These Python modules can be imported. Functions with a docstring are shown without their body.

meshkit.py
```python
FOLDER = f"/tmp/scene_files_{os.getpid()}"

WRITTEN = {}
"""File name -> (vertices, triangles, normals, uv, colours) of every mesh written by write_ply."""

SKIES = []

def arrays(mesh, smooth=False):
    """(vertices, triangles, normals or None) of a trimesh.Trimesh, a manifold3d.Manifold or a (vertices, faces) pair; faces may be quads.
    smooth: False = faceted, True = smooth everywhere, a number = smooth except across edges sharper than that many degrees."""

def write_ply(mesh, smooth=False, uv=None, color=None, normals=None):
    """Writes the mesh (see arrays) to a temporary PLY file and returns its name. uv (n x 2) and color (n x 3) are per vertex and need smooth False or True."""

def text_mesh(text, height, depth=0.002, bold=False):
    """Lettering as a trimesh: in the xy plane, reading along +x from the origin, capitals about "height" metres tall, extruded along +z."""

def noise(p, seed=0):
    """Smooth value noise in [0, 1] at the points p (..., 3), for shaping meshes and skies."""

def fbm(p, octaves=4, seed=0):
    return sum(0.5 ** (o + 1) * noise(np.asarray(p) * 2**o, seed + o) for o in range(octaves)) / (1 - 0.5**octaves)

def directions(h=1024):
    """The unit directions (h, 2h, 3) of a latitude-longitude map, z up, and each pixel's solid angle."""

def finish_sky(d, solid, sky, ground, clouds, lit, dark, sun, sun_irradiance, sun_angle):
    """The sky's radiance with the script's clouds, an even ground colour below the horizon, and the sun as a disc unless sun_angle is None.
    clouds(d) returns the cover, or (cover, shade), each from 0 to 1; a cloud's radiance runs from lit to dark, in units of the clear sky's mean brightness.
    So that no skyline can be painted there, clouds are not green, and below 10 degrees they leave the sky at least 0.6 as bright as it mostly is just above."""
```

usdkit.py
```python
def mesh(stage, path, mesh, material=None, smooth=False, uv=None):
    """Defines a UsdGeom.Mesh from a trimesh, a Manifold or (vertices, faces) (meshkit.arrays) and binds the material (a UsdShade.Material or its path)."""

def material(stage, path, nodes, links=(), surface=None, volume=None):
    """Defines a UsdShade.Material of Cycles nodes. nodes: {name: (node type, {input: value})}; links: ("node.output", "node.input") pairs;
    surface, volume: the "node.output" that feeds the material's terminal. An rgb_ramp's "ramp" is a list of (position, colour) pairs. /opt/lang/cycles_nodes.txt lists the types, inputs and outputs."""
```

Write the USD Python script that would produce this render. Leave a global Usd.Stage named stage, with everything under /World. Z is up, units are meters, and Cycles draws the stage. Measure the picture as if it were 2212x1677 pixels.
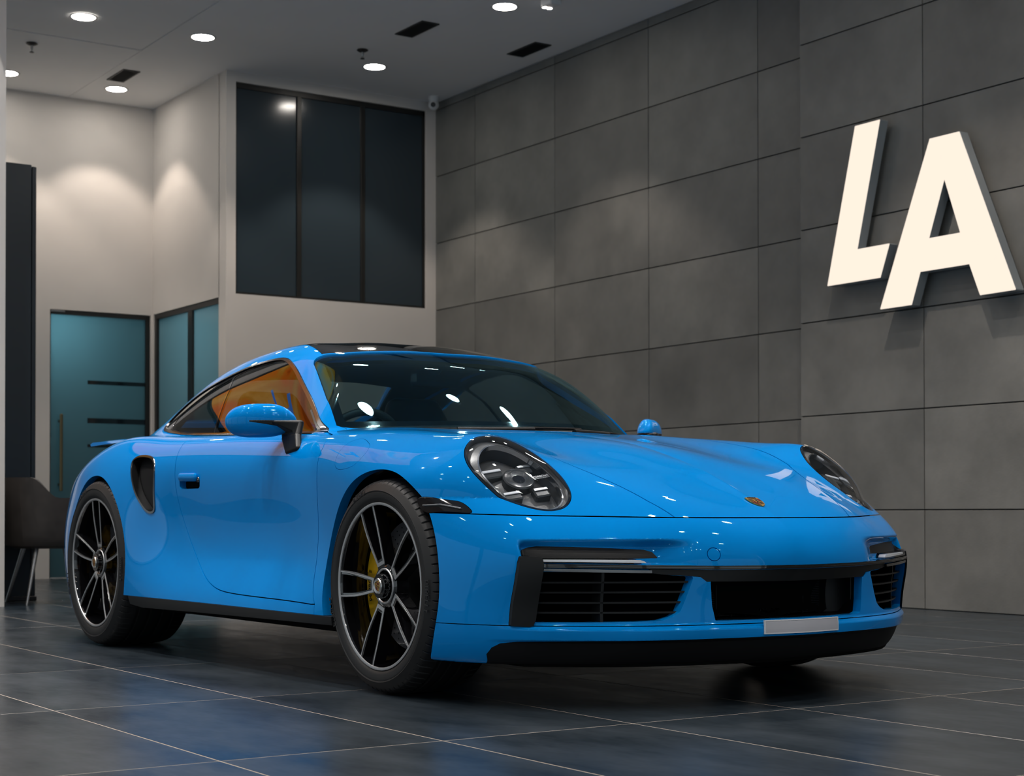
import math, random, functools
import numpy as np
import trimesh, manifold3d, shapely, shapely.affinity
import shapely.geometry as sg
from scipy.interpolate import RectBivariateSpline, CubicSpline
from pxr import Usd, UsdGeom, UsdLux, UsdShade, Gf, Sdf
import usdkit, meshkit
from manifold3d import Manifold, Mesh as MMesh, CrossSection

rng = random.Random(7)
stage = Usd.Stage.CreateInMemory()
UsdGeom.SetStageUpAxis(stage, 'Z')
UsdGeom.SetStageMetersPerUnit(stage, 1.0)
UsdGeom.Xform.Define(stage, '/World')

# ---------------------------------------------------------------- camera
EXPOSURE = 0.0
cam = UsdGeom.Camera.Define(stage, '/World/camera')
EYE = np.array([4.6769, -3.4471, 0.5746])
RIGHT, UP, FWD = np.array([.5655, .8247, -.0013]), np.array([.0131, -.0074, .9999]), np.array([-.8246, .5655, .0150])
cam.AddTransformOp().Set(Gf.Matrix4d(*RIGHT, 0, *UP, 0, *(-FWD), 0, *EYE, 1))
cam.CreateHorizontalApertureAttr(36.0)
cam.CreateVerticalApertureAttr(36.0 * 1677 / 2212)
cam.CreateFocalLengthAttr(58.61)
cam.CreateHorizontalApertureOffsetAttr(-1.351)
cam.CreateVerticalApertureOffsetAttr(3.509)
cam.CreateClippingRangeAttr(Gf.Vec2f(0.05, 200))
cam.CreateFStopAttr(7.0)
cam.CreateFocusDistanceAttr(5.0)
cam.CreateExposureAttr(EXPOSURE)

# ---------------------------------------------------------------- light: an added fill dome, and the ceiling spots (x, y, warm?)
CEIL = 4.265
SCREEN = 1.3                                 # brightness of the video screen
fill_dome = UsdLux.DomeLight.Define(stage, '/World/Lights/hall_glow')      # added even fill light, let in by the open unseen sides
fill_dome.CreateIntensityAttr(.20); fill_dome.CreateColorAttr(Gf.Vec3f(.80, .93, 1.0))
SPOT_POWER = 26.0
WARM, WHITE = (1.0, .86, .74), (1.0, .96, .92)
SPOTS = [(x, y, CEIL, .56, WARM) for x in (-9.36, -7.45) for y in (.67, 1.61)] + [(-7.46, 3.12, CEIL, .85, WARM), (-5.48, 3.12, CEIL, .75, WARM), (-1.56, 2.6, CEIL, 1.2, WARM), (.40, 2.5, CEIL, 2.0, WARM)]
SPOTS += [(x, y, CEIL, w, WHITE) for x, w in ((-5.48, 1.0), (-3.52, 1.1), (-1.56, 1.15), (.40, .60), (2.36, .60), (4.32, .75), (6.28, .9)) for y in (.67, 1.61)]
SPOTS += [(x, y, CEIL, w, WHITE) for x, w in ((-1.56, 1.7), (.40, 1.0), (2.36, .8), (4.32, .8), (6.28, .8)) for y in (-.9, -2.4, -4.0, -5.6)]
SPOTS += [(x, y, 6.78, 4.0, WHITE) for x in (-3.4, -5.2) for y in (-1.6, -3.4)]

# ---------------------------------------------------------------- helpers
def setmeta(prim, label=None, cat=None, group=None, kind=None):
    for k, v in (('label', label), ('category', cat), ('group', group), ('kind', kind)):
        if v: prim.SetCustomDataByKey(k, v)
    return prim
_used = {}
def path_of(parent, name):
    base = (str(parent.GetPath()) if parent is not None else '/World') + '/' + name
    n = _used.get(base, 0); _used[base] = n + 1
    return base if n == 0 else '%s_%03d' % (base, n)
def thing(name, label, cat, loc=(0, 0, 0), rotz=0, group=None, kind=None, parent=None):
    x = UsdGeom.Xform.Define(stage, path_of(parent, name))
    if any(loc): x.AddTranslateOp().Set(Gf.Vec3d(*map(float, loc)))
    if rotz: x.AddRotateZOp().Set(float(rotz))
    return setmeta(x.GetPrim(), label, cat, group, kind)
def obj(name, mesh, mat, parent=None, smooth=35, label=None, cat=None, group=None, kind=None, loc=None):
    if isinstance(mesh, (list,)): mesh = join(mesh)
    m = usdkit.mesh(stage, path_of(parent, name), mesh, M[mat] if isinstance(mat, str) else mat, smooth=smooth)
    if loc is not None: m.AddTranslateOp().Set(Gf.Vec3d(*map(float, loc)))
    return setmeta(m.GetPrim(), label, cat, group, kind)
def copy(prim, name, loc, rotz=0, label=None, cat=None, group=None):
    r = thing(name, label, cat, loc, rotz, group)
    r.GetReferences().AddInternalReference(prim.GetPath()); r.SetInstanceable(True)
    return r
def tm(mesh):
    if isinstance(mesh, trimesh.Trimesh): return mesh
    v, f, _ = meshkit.arrays(mesh); return trimesh.Trimesh(v, f, process=False)
def join(ms):
    return trimesh.util.concatenate([tm(m) for m in ms])
def box(x0, x1, y0, y1, z0, z1, bevel=0.0):
    """A box; with bevel its edges are chamfered (hull of three inset boxes)."""
    sx, sy, sz = x1 - x0, y1 - y0, z1 - z0
    c = ((x0 + x1) / 2, (y0 + y1) / 2, (z0 + z1) / 2)
    if bevel <= 0: m = Manifold.cube((sx, sy, sz), True)
    else:
        b = min(bevel, sx * .49, sy * .49, sz * .49)
        m = Manifold.batch_hull([Manifold.cube((sx, sy - 2*b, sz - 2*b), True), Manifold.cube((sx - 2*b, sy, sz - 2*b), True), Manifold.cube((sx - 2*b, sy - 2*b, sz), True)])
    return tm(m.translate(c))
def lathe(profile, n=48, axis='z'):
    m = trimesh.creation.revolve(np.array(profile, float), sections=n)
    if axis == 'y': m.apply_transform(trimesh.transformations.rotation_matrix(math.pi / 2, (1, 0, 0)))   # z -> -y
    if axis == 'x': m.apply_transform(trimesh.transformations.rotation_matrix(math.pi / 2, (0, 1, 0)))
    return m
def tube(points, r, n=10, closed=False):
    """A round tube through the points; r a number or one per point."""
    p = np.asarray(points, float); k = len(p)
    t = np.gradient(p, axis=0) if not closed else np.roll(p, -1, 0) - np.roll(p, 1, 0)
    t /= np.linalg.norm(t, axis=1, keepdims=True) + 1e-12
    a = np.zeros_like(p); ref = np.array([0, 0, 1.0]) if abs(t[0, 2]) < .9 else np.array([1.0, 0, 0])
    for i in range(k):
        ref = ref - t[i] * (ref @ t[i]); ref /= np.linalg.norm(ref); a[i] = ref
    b = np.cross(t, a); ang = np.arange(n) * 2 * np.pi / n
    rr = np.broadcast_to(r, (k,))[:, None, None]
    v = (p[:, None] + rr * (np.cos(ang)[None, :, None] * a[:, None] + np.sin(ang)[None, :, None] * b[:, None])).reshape(-1, 3)
    f = []
    for i in range(k if closed else k - 1):
        i2 = (i + 1) % k
        for j in range(n):
            j2 = (j + 1) % n
            f += [(i*n+j, i2*n+j, i2*n+j2), (i*n+j, i2*n+j2, i*n+j2)]
    if not closed:
        v = np.vstack([v, p[0], p[-1]])
        for j in range(n):
            j2 = (j + 1) % n
            f += [(k*n, j, j2), (k*n+1, (k-1)*n+j2, (k-1)*n+j)]
    m = trimesh.Trimesh(v, np.array(f), process=False)
    if m.volume < 0: m.invert()
    return m
def extrude(poly, h):
    """shapely polygon(s) in xy, extruded from z = 0 to h"""
    gs = getattr(poly, 'geoms', [poly])
    return join([trimesh.creation.extrude_polygon(g, h, engine='earcut') for g in gs])
def to_man(m):
    m = tm(m)
    return Manifold(MMesh(vert_properties=np.asarray(m.vertices, np.float32), tri_verts=np.asarray(m.faces, np.uint32)))

# ---------------------------------------------------------------- materials
M = {}
def mat(name, nodes, links=(), surface='p.BSDF'):
    M[name] = usdkit.material(stage, '/World/Looks/' + name, nodes, links, surface=surface)
    return M[name]
def plain(name, color, rough=.5, metal=0.0, **kw):
    return mat(name, {'p': ('principled_bsdf', dict(base_color=color, roughness=rough, metallic=metal, **kw))})
def mottled(name, c0, c1, rough=(.5, .6), scale=3.0, detail=6, bump=0.0, bscale=60, stretch=(1, 1, 1), varies=.12, **kw):
    """base colour wanders between two tones by noise (fixed to the object), each piece a little different in tone"""
    nodes = {'g': ('geometry', {}), 'map': ('mapping', {'mapping_type': 'point', 'scale': stretch}), 'oi': ('object_info', {}),
             'n': ('noise_texture', {'scale': scale, 'detail': detail, 'roughness': .62}),
             'r': ('rgb_ramp', {'ramp': [(.3, c0), (.7, c1)]}),
             'v': ('map_range', {'from_min': 0, 'from_max': 1, 'to_min': 1 - varies, 'to_max': 1 + varies}),
             'h': ('hsv', {'hue': .5, 'saturation': 1, 'value': 1, 'fac': 1}),
             'rr': ('map_range', {'from_min': .3, 'from_max': .7, 'to_min': rough[0], 'to_max': rough[1]}),
             'n2': ('noise_texture', {'scale': bscale, 'detail': 4}), 'b': ('bump', {'strength': bump, 'distance': .002}),
             'off': ('vector_math', {'math_type': 'multiply_add', 'vector2': (17.3, 9.1, 5.7)}),
             'cx': ('combine_xyz', {}),
             'p': ('principled_bsdf', kw)}
    links = [('oi.random', 'cx.x'), ('oi.random', 'cx.y'), ('cx.vector', 'off.vector1'), ('g.position', 'off.vector3'), ('off.vector', 'map.vector'), ('map.vector', 'n.vector'), ('n.fac', 'r.fac'),
             ('oi.random', 'v.value'), ('v.result', 'h.value'), ('r.color', 'h.color'), ('h.color', 'p.base_color'), ('n.fac', 'rr.value'), ('rr.result', 'p.roughness'),
             ('off.vector', 'n2.vector'), ('n2.fac', 'b.height')]
    if bump: links.append(('b.normal', 'p.normal'))
    return mat(name, nodes, links)
def lamp(name, color, strength):
    return mat(name, {'e': ('emission', {'color': color, 'strength': strength})}, surface='e.emission')
mottled('concrete', (.135, .137, .130), (.215, .214, .202), (.55, .7), 2.2, 8, .25, 90, varies=.10)
mottled('floor_tile', (.010, .016, .022), (.022, .031, .040), (.22, .34), 1.6, 7, .05, 40, (1, 2.2, 1), varies=.14, specular_ior_level=.55)
plain('grout', (.33, .28, .23), .8)
plain('joint', (.012, .014, .015), .9)
mottled('plaster', (.60, .57, .54), (.64, .61, .58), (.75, .8), 1.0, 3, varies=0)
mottled('ceiling_paint', (.80, .80, .80), (.84, .84, .84), (.8, .85), .8, 3, varies=0)
plain('frame_black', (.012, .012, .011), .4)
plain('vent_dark', (.018, .022, .024), .5)
plain('white_plastic', (.7, .7, .7), .35)
plain('black_plastic', (.008, .008, .009), .42)
plain('metal_grey', (.35, .36, .37), .3, 1.0)
plain('sign_side', (.30, .33, .35), .4)
lamp('lamp_disc', (1.0, .93, .84), 60.0)
lamp('sign_face', (1.0, .86, .72), 1.05)
plain('brass', (.17, .14, .08), .38, .9)
plain('dark_navy', (.006, .011, .016), .35)
mottled('chair_leather', (.022, .018, .016), (.036, .030, .027), (.5, .6), 12, 5, .2, 220, varies=0)
# ================================================================ the setting
Y1, Y2 = 3.96, 4.16            # front and back planes of the tiled wall
XW, XB, YS = -8.236, -9.885, 2.145
STEP = -3.27
def tile_wall(name, y, xs, zs, x0, x1, backing_depth):
    w = thing(name, None, None, kind='structure')
    obj('backing', box(x0, x1, y + .018, y + backing_depth, -.02, CEIL + .05), 'joint', w)
    g = .0035
    for i in range(len(xs) - 1):
        for k in range(len(zs) - 1):
            obj('panel', box(xs[i] + g, xs[i+1] - g, y + rng.uniform(-.0006, .0006), y + .018, zs[k] + g, zs[k+1] - g, .002), 'concrete', w, smooth=False)
    return w
zs = [0.0] + [-.012 + .601 * k for k in range(1, 8)] + [CEIL]
tile_wall('wall_right', Y2, [XW] + [-7.565, -6.35, -5.12, -3.90, STEP + .02], zs, XW, STEP + .1, .25)
tile_wall('wall_right_front', Y1, [STEP, -2.21, -.99, .23, 1.45, 2.67, 3.89, 5.11, 6.33, 7.55], zs, STEP, 7.6, .4)

# floor: porcelain slabs 1.2 x 0.6 with thin pale joints
fl = thing('floor', None, None, kind='structure')
obj('grout_bed', box(-12, 9, -9, 4.6, -.06, -.0004), 'grout', fl)
ox, oy = -.1496, -1.8896
for i in range(-9, 5):
    for k in range(-3, 11):
        x0, y0 = ox + 1.2 * i, oy + .6 * k
        if y0 > 4.2 or x0 + 1.2 < -10.2: continue
        g = .0022
        obj('floor_tile', box(x0 + g, x0 + 1.2 - g, y0 + g, y0 + .6 - g, -.012, 0, .0008), 'floor_tile', fl, smooth=False)
t = []
obj('floor_slab', join([box(ox - 12, 9, -9, oy - 3 * .6 - .0016, -.012, 0), box(ox + 1.2 * 5, 9, oy - 3 * .6, 4.3, -.012, 0)]), 'floor_tile', fl, smooth=False)

ATR_X, ATR_Y = -2.2, -.75       # unseen higher ceiling, added so the screen is mirrored in the side window
# ceiling: plaster boards with two fine joints
ce = thing('ceiling', None, None, kind='structure')
cj = .004
obj('board', box(-12, 9, 1.354 + cj, 4.6, CEIL, CEIL + .12), 'ceiling_paint', ce, smooth=False)
obj('board', box(-8.08 + cj, 9, ATR_Y, 1.354 - cj, CEIL + .004, CEIL + .12), 'ceiling_paint', ce, smooth=False)
obj('board', box(-12, -8.08 - cj, ATR_Y, 1.354 - cj * .2, CEIL, CEIL + .12), 'ceiling_paint', ce, smooth=False)
obj('board', box(ATR_X, 9, -9, ATR_Y, CEIL, CEIL + .12), 'ceiling_paint', ce, smooth=False)
obj('ceiling_deck', box(-12, 9, ATR_Y, 4.6, CEIL + .1, CEIL + .2), 'joint', ce, smooth=False)
obj('ceiling_high', box(-12, ATR_X + .1, -9, ATR_Y + .1, 6.8, 6.95), 'ceiling_paint', ce, smooth=False)
obj('upstand', join([box(ATR_X, ATR_X + .1, -9, ATR_Y, CEIL + .1, 6.8), box(-12, ATR_X + .1, ATR_Y, ATR_Y + .1, CEIL + .1, 6.8)]), 'plaster', ce, smooth=False)

# the white wall with the big dark window, its return, and the wall with the glass door
def wall_with_hole(name, axis, pos, thick, a0, a1, holes, z1=CEIL + .02):
    p = sg.box(a0, -.02, a1, z1)
    for h in holes: p = p.difference(sg.box(*h))
    m = extrude(p, thick)
    v = m.vertices.copy()
    m.vertices = np.c_[pos - v[:, 2], v[:, 0], v[:, 1]] if axis == 'x' else np.c_[v[:, 0], pos + v[:, 2], v[:, 1]]
    if m.volume < 0: m.invert()
    return obj(name, m, 'plaster', kind='structure', smooth=False)
wall_with_hole('wall_back', 'x', XW, .15, YS, Y2 + .05, [(2.232, 2.405, 4.062, 4.18)])
wall_with_hole('wall_side', 'y', YS, .15, XB - .1, XW - .14, [(-9.86, -.1, -8.33, 2.384)])
wall_with_hole('wall_left', 'x', XB, .15, -6.0, YS, [(1.205, -.1, 2.125, 2.376)])
wall_with_hole('wall_near', 'y', -.41 - .25, .25, -6.2, -5.70, [])
# the sides behind the viewer: invented posts and header, left open to let the fill dome in
obj('wall_far', join([box(8.9, 9.1, -9, 4.6, 3.3, CEIL + .1)] + [box(8.9, 9.1, y - .12, y + .12, 0, 3.3) for y in (-8.9, -5.4, -1.9, 1.4, 4.5)]), 'plaster', kind='structure', smooth=False)
obj('wall_opposite', join([box(-12, 9, -9.1, -8.9, 3.3, 6.9)] + [box(x - .12, x + .12, -9.1, -8.9, 0, 3.3) for x in (-11.9, -8.4, -4.9, -1.4, 2.1, 5.6, 8.9)]), 'plaster', kind='structure', smooth=False)
obj('wall_end', box(-12.1, -11.9, -9, 4.6, 0, 6.9), 'plaster', kind='structure', smooth=False)

mat('tinted_pane', {'tc': ('geometry', {}), 'n': ('noise_texture', {'scale': .9, 'detail': 2}), 'b': ('bump', {'strength': .25, 'distance': .02}),
    'p': ('principled_bsdf', dict(base_color=(.028, .043, .055), roughness=.15, ior=1.5, specular_ior_level=.6))},
    [('tc.position', 'n.vector'), ('n.fac', 'b.height'), ('b.normal', 'p.normal')])
mat('frosted_pane', {'p': ('principled_bsdf', dict(base_color=(.05, .09, .105), roughness=.24, specular_ior_level=.5)), 't': ('translucent_bsdf', {'color': (.34, .56, .62)}), 'm': ('mix_closure', {'fac': .55})},
    [('p.BSDF', 'm.closure1'), ('t.BSDF', 'm.closure2')], surface='m.closure')
plain('clear_band', (.004, .009, .013), .06)

w = thing('window_1', None, None, kind='structure')
wx = XW - .035
fr = [box(wx - .03, wx + .015, 2.234, 4.06, 4.135, 4.178), box(wx - .03, wx + .015, 2.234, 4.06, 2.407, 2.425), box(wx - .03, wx + .015, 2.234, 2.248, 2.41, 4.17), box(wx - .03, wx + .015, 4.04, 4.06, 2.41, 4.17)]
obj('window_frame', join(fr), 'frame_black', w, smooth=False)
for y in (2.823, 3.436): obj('mullion', box(wx - .03, wx + .018, y - .021, y + .021, 2.42, 4.14, .003), 'frame_black', w, smooth=False)
for a, b in ((2.248, 2.802), (2.844, 3.415), (3.457, 4.04)):
    obj('pane', box(wx - .012, wx, a, b, 2.425, 4.135), 'tinted_pane', w, smooth=False)

w = thing('door_1', None, None, kind='structure')
dx = XB - .03
obj('door_frame', join([box(dx - .03, dx + .02, 1.207, 2.123, 2.335, 2.374), box(dx - .03, dx + .02, 2.085, 2.123, 0, 2.34), box(dx - .02, dx + .01, 1.207, 1.217, 0, 2.34)]), 'frame_black', w, smooth=False)
obj('door_closer', box(dx + .0, dx + .03, 1.21, 1.34, 2.352, 2.372, .004), 'metal_grey', w, smooth=False)
obj('pane', box(dx - .012, dx, 1.217, 2.085, .01, 2.335), 'frosted_pane', w, smooth=False)
for z0, z1 in ((1.727, 1.762), (1.38, 1.426), (1.165, 1.192)):
    obj('clear_band', box(dx, dx + .003, 1.553, 2.085, z0, z1), 'clear_band', w, smooth=False)
hd = obj('door_handle', join([box(dx + .045, dx + .07, 1.285, 1.312, .77, 1.452, .006), box(dx, dx + .05, 1.288, 1.309, .82, .84), box(dx, dx + .05, 1.288, 1.309, 1.38, 1.40)]), 'brass', w)

w = thing('window_2', None, None, kind='structure')
sy = YS + .03
obj('window_frame', join([box(-9.86, -8.33, sy - .02, sy + .03, 2.335, 2.382), box(-9.86, -9.80, sy - .02, sy + .03, 0, 2.34), box(-8.345, -8.33, sy - .02, sy + .03, 0, 2.34)]), 'frame_black', w, smooth=False)
obj('mullion', box(-9.085, -8.985, sy - .02, sy + .03, 0, 2.34, .003), 'frame_black', w, smooth=False)
mat('frosted_pane_side', {'p': ('principled_bsdf', dict(base_color=(.16, .26, .29), roughness=.16, specular_ior_level=.6)), 't': ('translucent_bsdf', {'color': (.30, .48, .53)}), 'm': ('mix_closure', {'fac': .4})},
    [('p.BSDF', 'm.closure1'), ('t.BSDF', 'm.closure2')], surface='m.closure')
for a, b in ((-9.80, -9.085), (-8.985, -8.345)): obj('pane', box(a, b, sy, sy + .012, .01, 2.335), 'frosted_pane_side', w, smooth=False)
# a lamp in each office behind the frosted glass
for i, (x, y, pw) in enumerate(((-10.45, 1.25, 7.0), (-9.0, 3.0, 20.0))):
    L = UsdLux.SphereLight.Define(stage, '/World/Lights/office_lamp_%03d' % i); L.AddTranslateOp().Set(Gf.Vec3d(x, y, 2.25)); L.CreateRadiusAttr(.12)
    L.CreateIntensityAttr(pw / (4 * math.pi * .12**2)); L.CreateColorAttr(Gf.Vec3f(.9, .97, 1.0))
obj('wall_office', join([box(-12, XB - .16, 3.0, 3.1, 0, CEIL), box(XB - .15, XW - .2, 4.1, 4.3, 0, CEIL)]), 'plaster', kind='structure', smooth=False)

# the big video screen beside the view, mirrored in the car's side window
mat('screen_image', {'g': ('geometry', {}), 'm': ('mapping', {'mapping_type': 'point', 'scale': (1, .55, .8)}), 'n': ('noise_texture', {'scale': 1.1, 'detail': 5, 'distortion': 1.2}),
    'r': ('rgb_ramp', {'ramp': [(.28, (.28, .035, .004)), (.42, (.75, .16, .012)), (.54, (.62, .27, .03)), (.64, (.80, .42, .10)), (.74, (.25, .42, .45))]}), 'e': ('emission', {'strength': SCREEN})},
    [('g.position', 'm.vector'), ('m.vector', 'n.vector'), ('n.fac', 'r.fac'), ('r.color', 'e.color')], surface='e.emission')
lamp('screen_blue', (.10, .30, .95), SCREEN)
t = thing('video_screen', 'tall glowing orange video screen on the high wall beside the view', 'screen', (-5.75, -1.75, 2.45))
obj('housing', box(-.10, -.004, -1.05, 1.02, 0, 3.9, .01), 'black_plastic', t)
obj('picture', box(-.004, 0, -1.02, .99, .04, 3.86), 'screen_image', t, smooth=False)
obj('picture_mark', join([box(0, .002, -.55, .05, 1.55, 1.72), box(0, .002, -.35, -.18, 1.2, 1.6), box(0, .002, -.6, .3, .95, 1.02)]), 'screen_blue', t, smooth=False)

# ================================================================ ceiling fittings
def spotlight(x, y, z, power):
    s = UsdLux.SphereLight.Define(stage, path_of(None, 'Lights/spot').replace('/World/Lights', '/World/Lights'))
    return s
UsdGeom.Xform.Define(stage, '/World/Lights')
ring = lathe([(.083, 0), (.105, 0), (.105, -.004), (.098, -.007), (.083, -.004), (.083, 0)], 40)
disc = lathe([(0, -.002), (.084, -.002), (.084, .002), (0, .002), (0, -.002)], 40)
proto = None
SPOTN = {(-9.36, 1.61): 'bright recessed ceiling spot just in front of the small air vent near the glass door', (-7.45, 1.61): 'bright recessed ceiling spot beside the long ceiling joint',
         (-7.45, .67): 'bright recessed ceiling spot at far left above the sprinkler on the left', (-9.36, .67): 'recessed ceiling spot half hidden by the white wall end',
         (-7.46, 3.12): 'bright recessed ceiling spot beside the right-hand sprinkler, above the dark window', (-5.48, 3.12): 'bright recessed ceiling spot at top centre next to the track light'}
for i, (x, y, zc, w_, tint) in enumerate(SPOTS):
    lab = SPOTN.get((x, y)); grp = None
    if not lab: lab, grp = 'round recessed ceiling spot above the showroom, outside the view', 'ceiling spots outside the view'
    if proto is None:
        proto = thing('ceiling_spot', lab, 'ceiling light', (x, y, zc))
        obj('trim_ring', ring, 'white_plastic', proto); obj('lamp_face', disc.copy().apply_translation((0, 0, -.003)), 'lamp_disc', proto)
    else: copy(proto, 'ceiling_spot', (x, y, zc), 0, lab, 'ceiling light', grp)
    L = UsdLux.SphereLight.Define(stage, '/World/Lights/spot_%03d' % i)
    L.AddTranslateOp().Set(Gf.Vec3d(x, y, zc - .03))
    L.CreateRadiusAttr(.03); L.CreateIntensityAttr(SPOT_POWER * w_ / (4 * math.pi * .03**2)); L.CreateColorAttr(Gf.Vec3f(*tint))
    sh = UsdLux.ShapingAPI.Apply(L.GetPrim()); sh.CreateShapingConeAngleAttr(46.0); sh.CreateShapingConeSoftnessAttr(.35)

def vent(name, x0, x1, y0, y1, label):
    v = thing(name, label, 'air vent', ((x0+x1)/2, (y0+y1)/2, CEIL), group=None)
    a, b = (x1 - x0) / 2, (y1 - y0) / 2
    p = sg.box(-a, -b, a, b).difference(sg.box(-a + .012, -b + .012, a - .012, b - .012))
    obj('frame', extrude(p, .008).apply_translation((0, 0, -.008)), 'vent_dark', v, smooth=False)
    obj('backing', box(-a, a, -b, b, -.002, .0), 'joint', v, smooth=False)
    n = 6
    for k in range(n):
        yy = -b + .018 + (2*b - .036) * (k + .5) / n
        s = box(-a + .012, a - .012, -.007, .007, -.0015, .0, 0); s.apply_transform(trimesh.transformations.rotation_matrix(.6, (1, 0, 0))); s.apply_translation((0, yy, -.0045))
        obj('slat', s, 'vent_dark', v, smooth=False)
vent('air_vent', -6.535, -6.118, 2.795, 2.948, 'dark ceiling air vent near the middle of the ceiling, left of the pair')
vent('air_vent', -6.52, -6.11, 3.812, 3.966, 'dark ceiling air vent next to the grey tiled wall')
vent('air_vent', -9.09, -8.69, 1.428, 1.575, 'dark ceiling air vent at the left, above the glass door')

def sprinkler(x, y, label):
    s = thing('sprinkler', label, 'sprinkler', (x, y, CEIL))
    obj('escutcheon', lathe([(0, 0), (.042, 0), (.046, -.006), (.03, -.016), (.016, -.020), (0, -.020)], 28), 'black_plastic', s)
    obj('head', join([lathe([(0, -.018), (.012, -.018), (.010, -.04), (.006, -.055), (0, -.055)], 16), box(-.012, -.009, -.002, .002, -.07, -.03), box(.009, .012, -.002, .002, -.07, -.03)]), 'metal_grey', s)
    obj('deflector', lathe([(0, -.068), (.015, -.068), (.018, -.074), (0, -.074)], 20), 'black_plastic', s)
sprinkler(-7.07, 2.80, 'dark ceiling sprinkler head left of the spot above the window')
sprinkler(-8.36, .567, 'dark ceiling sprinkler head at far left of the ceiling')

t = thing('track_light', 'white ceiling track head with two small lamps at the top edge', 'spotlight', (-5.13, 3.287, CEIL))
obj('housing', box(-.07, .07, -.045, .045, -.06, 0, .008), 'white_plastic', t)
for k in (-1, 1): obj('lamp', lathe([(0, -.062), (.017, -.062), (.017, -.058), (0, -.058)], 16).apply_translation((-.045, k * .02, 0)), 'lamp_disc', t)

c = thing('security_camera', 'small white turret security camera in the corner below the ceiling', 'camera', (-8.05, 4.03, CEIL))
obj('mount', lathe([(0, 0), (.05, 0), (.05, -.03), (.042, -.05), (0, -.05)], 28), 'white_plastic', c)
ball = trimesh.creation.icosphere(3, .048); ball.apply_translation((0, 0, -.072)); obj('turret', ball, 'white_plastic', c, smooth=True)
d = np.array([.80, -.56, -.2]); d /= np.linalg.norm(d)
lens = lathe([(0, .030), (.022, .030), (.022, .050), (.018, .052), (0, .050)], 24); lens.apply_transform(trimesh.geometry.align_vectors((0, 0, 1), d)); lens.apply_translation((0, 0, -.072)); obj('lens', lens, 'black_plastic', c)

# ================================================================ the lit letters on the tiled wall
def letter(name, pts, hole, label):
    k = (3.84 - EYE[1]) / (3.80 - EYE[1])
    f = lambda q: [(EYE[0] + (a - EYE[0]) * k, EYE[2] + (b - EYE[2]) * k) for a, b in q]
    poly = sg.Polygon(f(pts), [f(hole)] if hole else [])
    poly = poly.buffer(-.006, join_style=2).buffer(.006, quad_segs=4)
    x0, z0 = poly.bounds[0], poly.bounds[1]
    L = thing(name, label, 'sign letter', (x0, 3.84, z0))
    def put(p, h, y):
        m = extrude(p, h); v = m.vertices.copy(); m.vertices = np.c_[v[:, 0] - x0, y + v[:, 2], v[:, 1] - z0]
        if m.volume < 0: m.invert()
        return m
    obj('face', put(poly.buffer(-.002), .004, 0), 'sign_face', L, smooth=False)
    obj('return', put(poly.difference(poly.buffer(-.004, join_style=2)), .066, .001), 'sign_side', L, smooth=False)
    obj('back_plate', put(poly.buffer(-.003), .003, .062), 'sign_side', L, smooth=False)
    c = poly.buffer(-.05)
    for q in [c.exterior.interpolate(s, normalized=True) for s in (.1, .35, .6, .85)] if c.geom_type == 'Polygon' else [g.centroid for g in c.geoms]:
        obj('standoff', lathe([(0, 0), (.008, 0), (.008, .058), (0, .058)], 12).apply_transform(trimesh.transformations.rotation_matrix(-math.pi/2, (1, 0, 0))).apply_translation((q.x - x0, .064, q.y - z0)), 'metal_grey', L)
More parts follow.
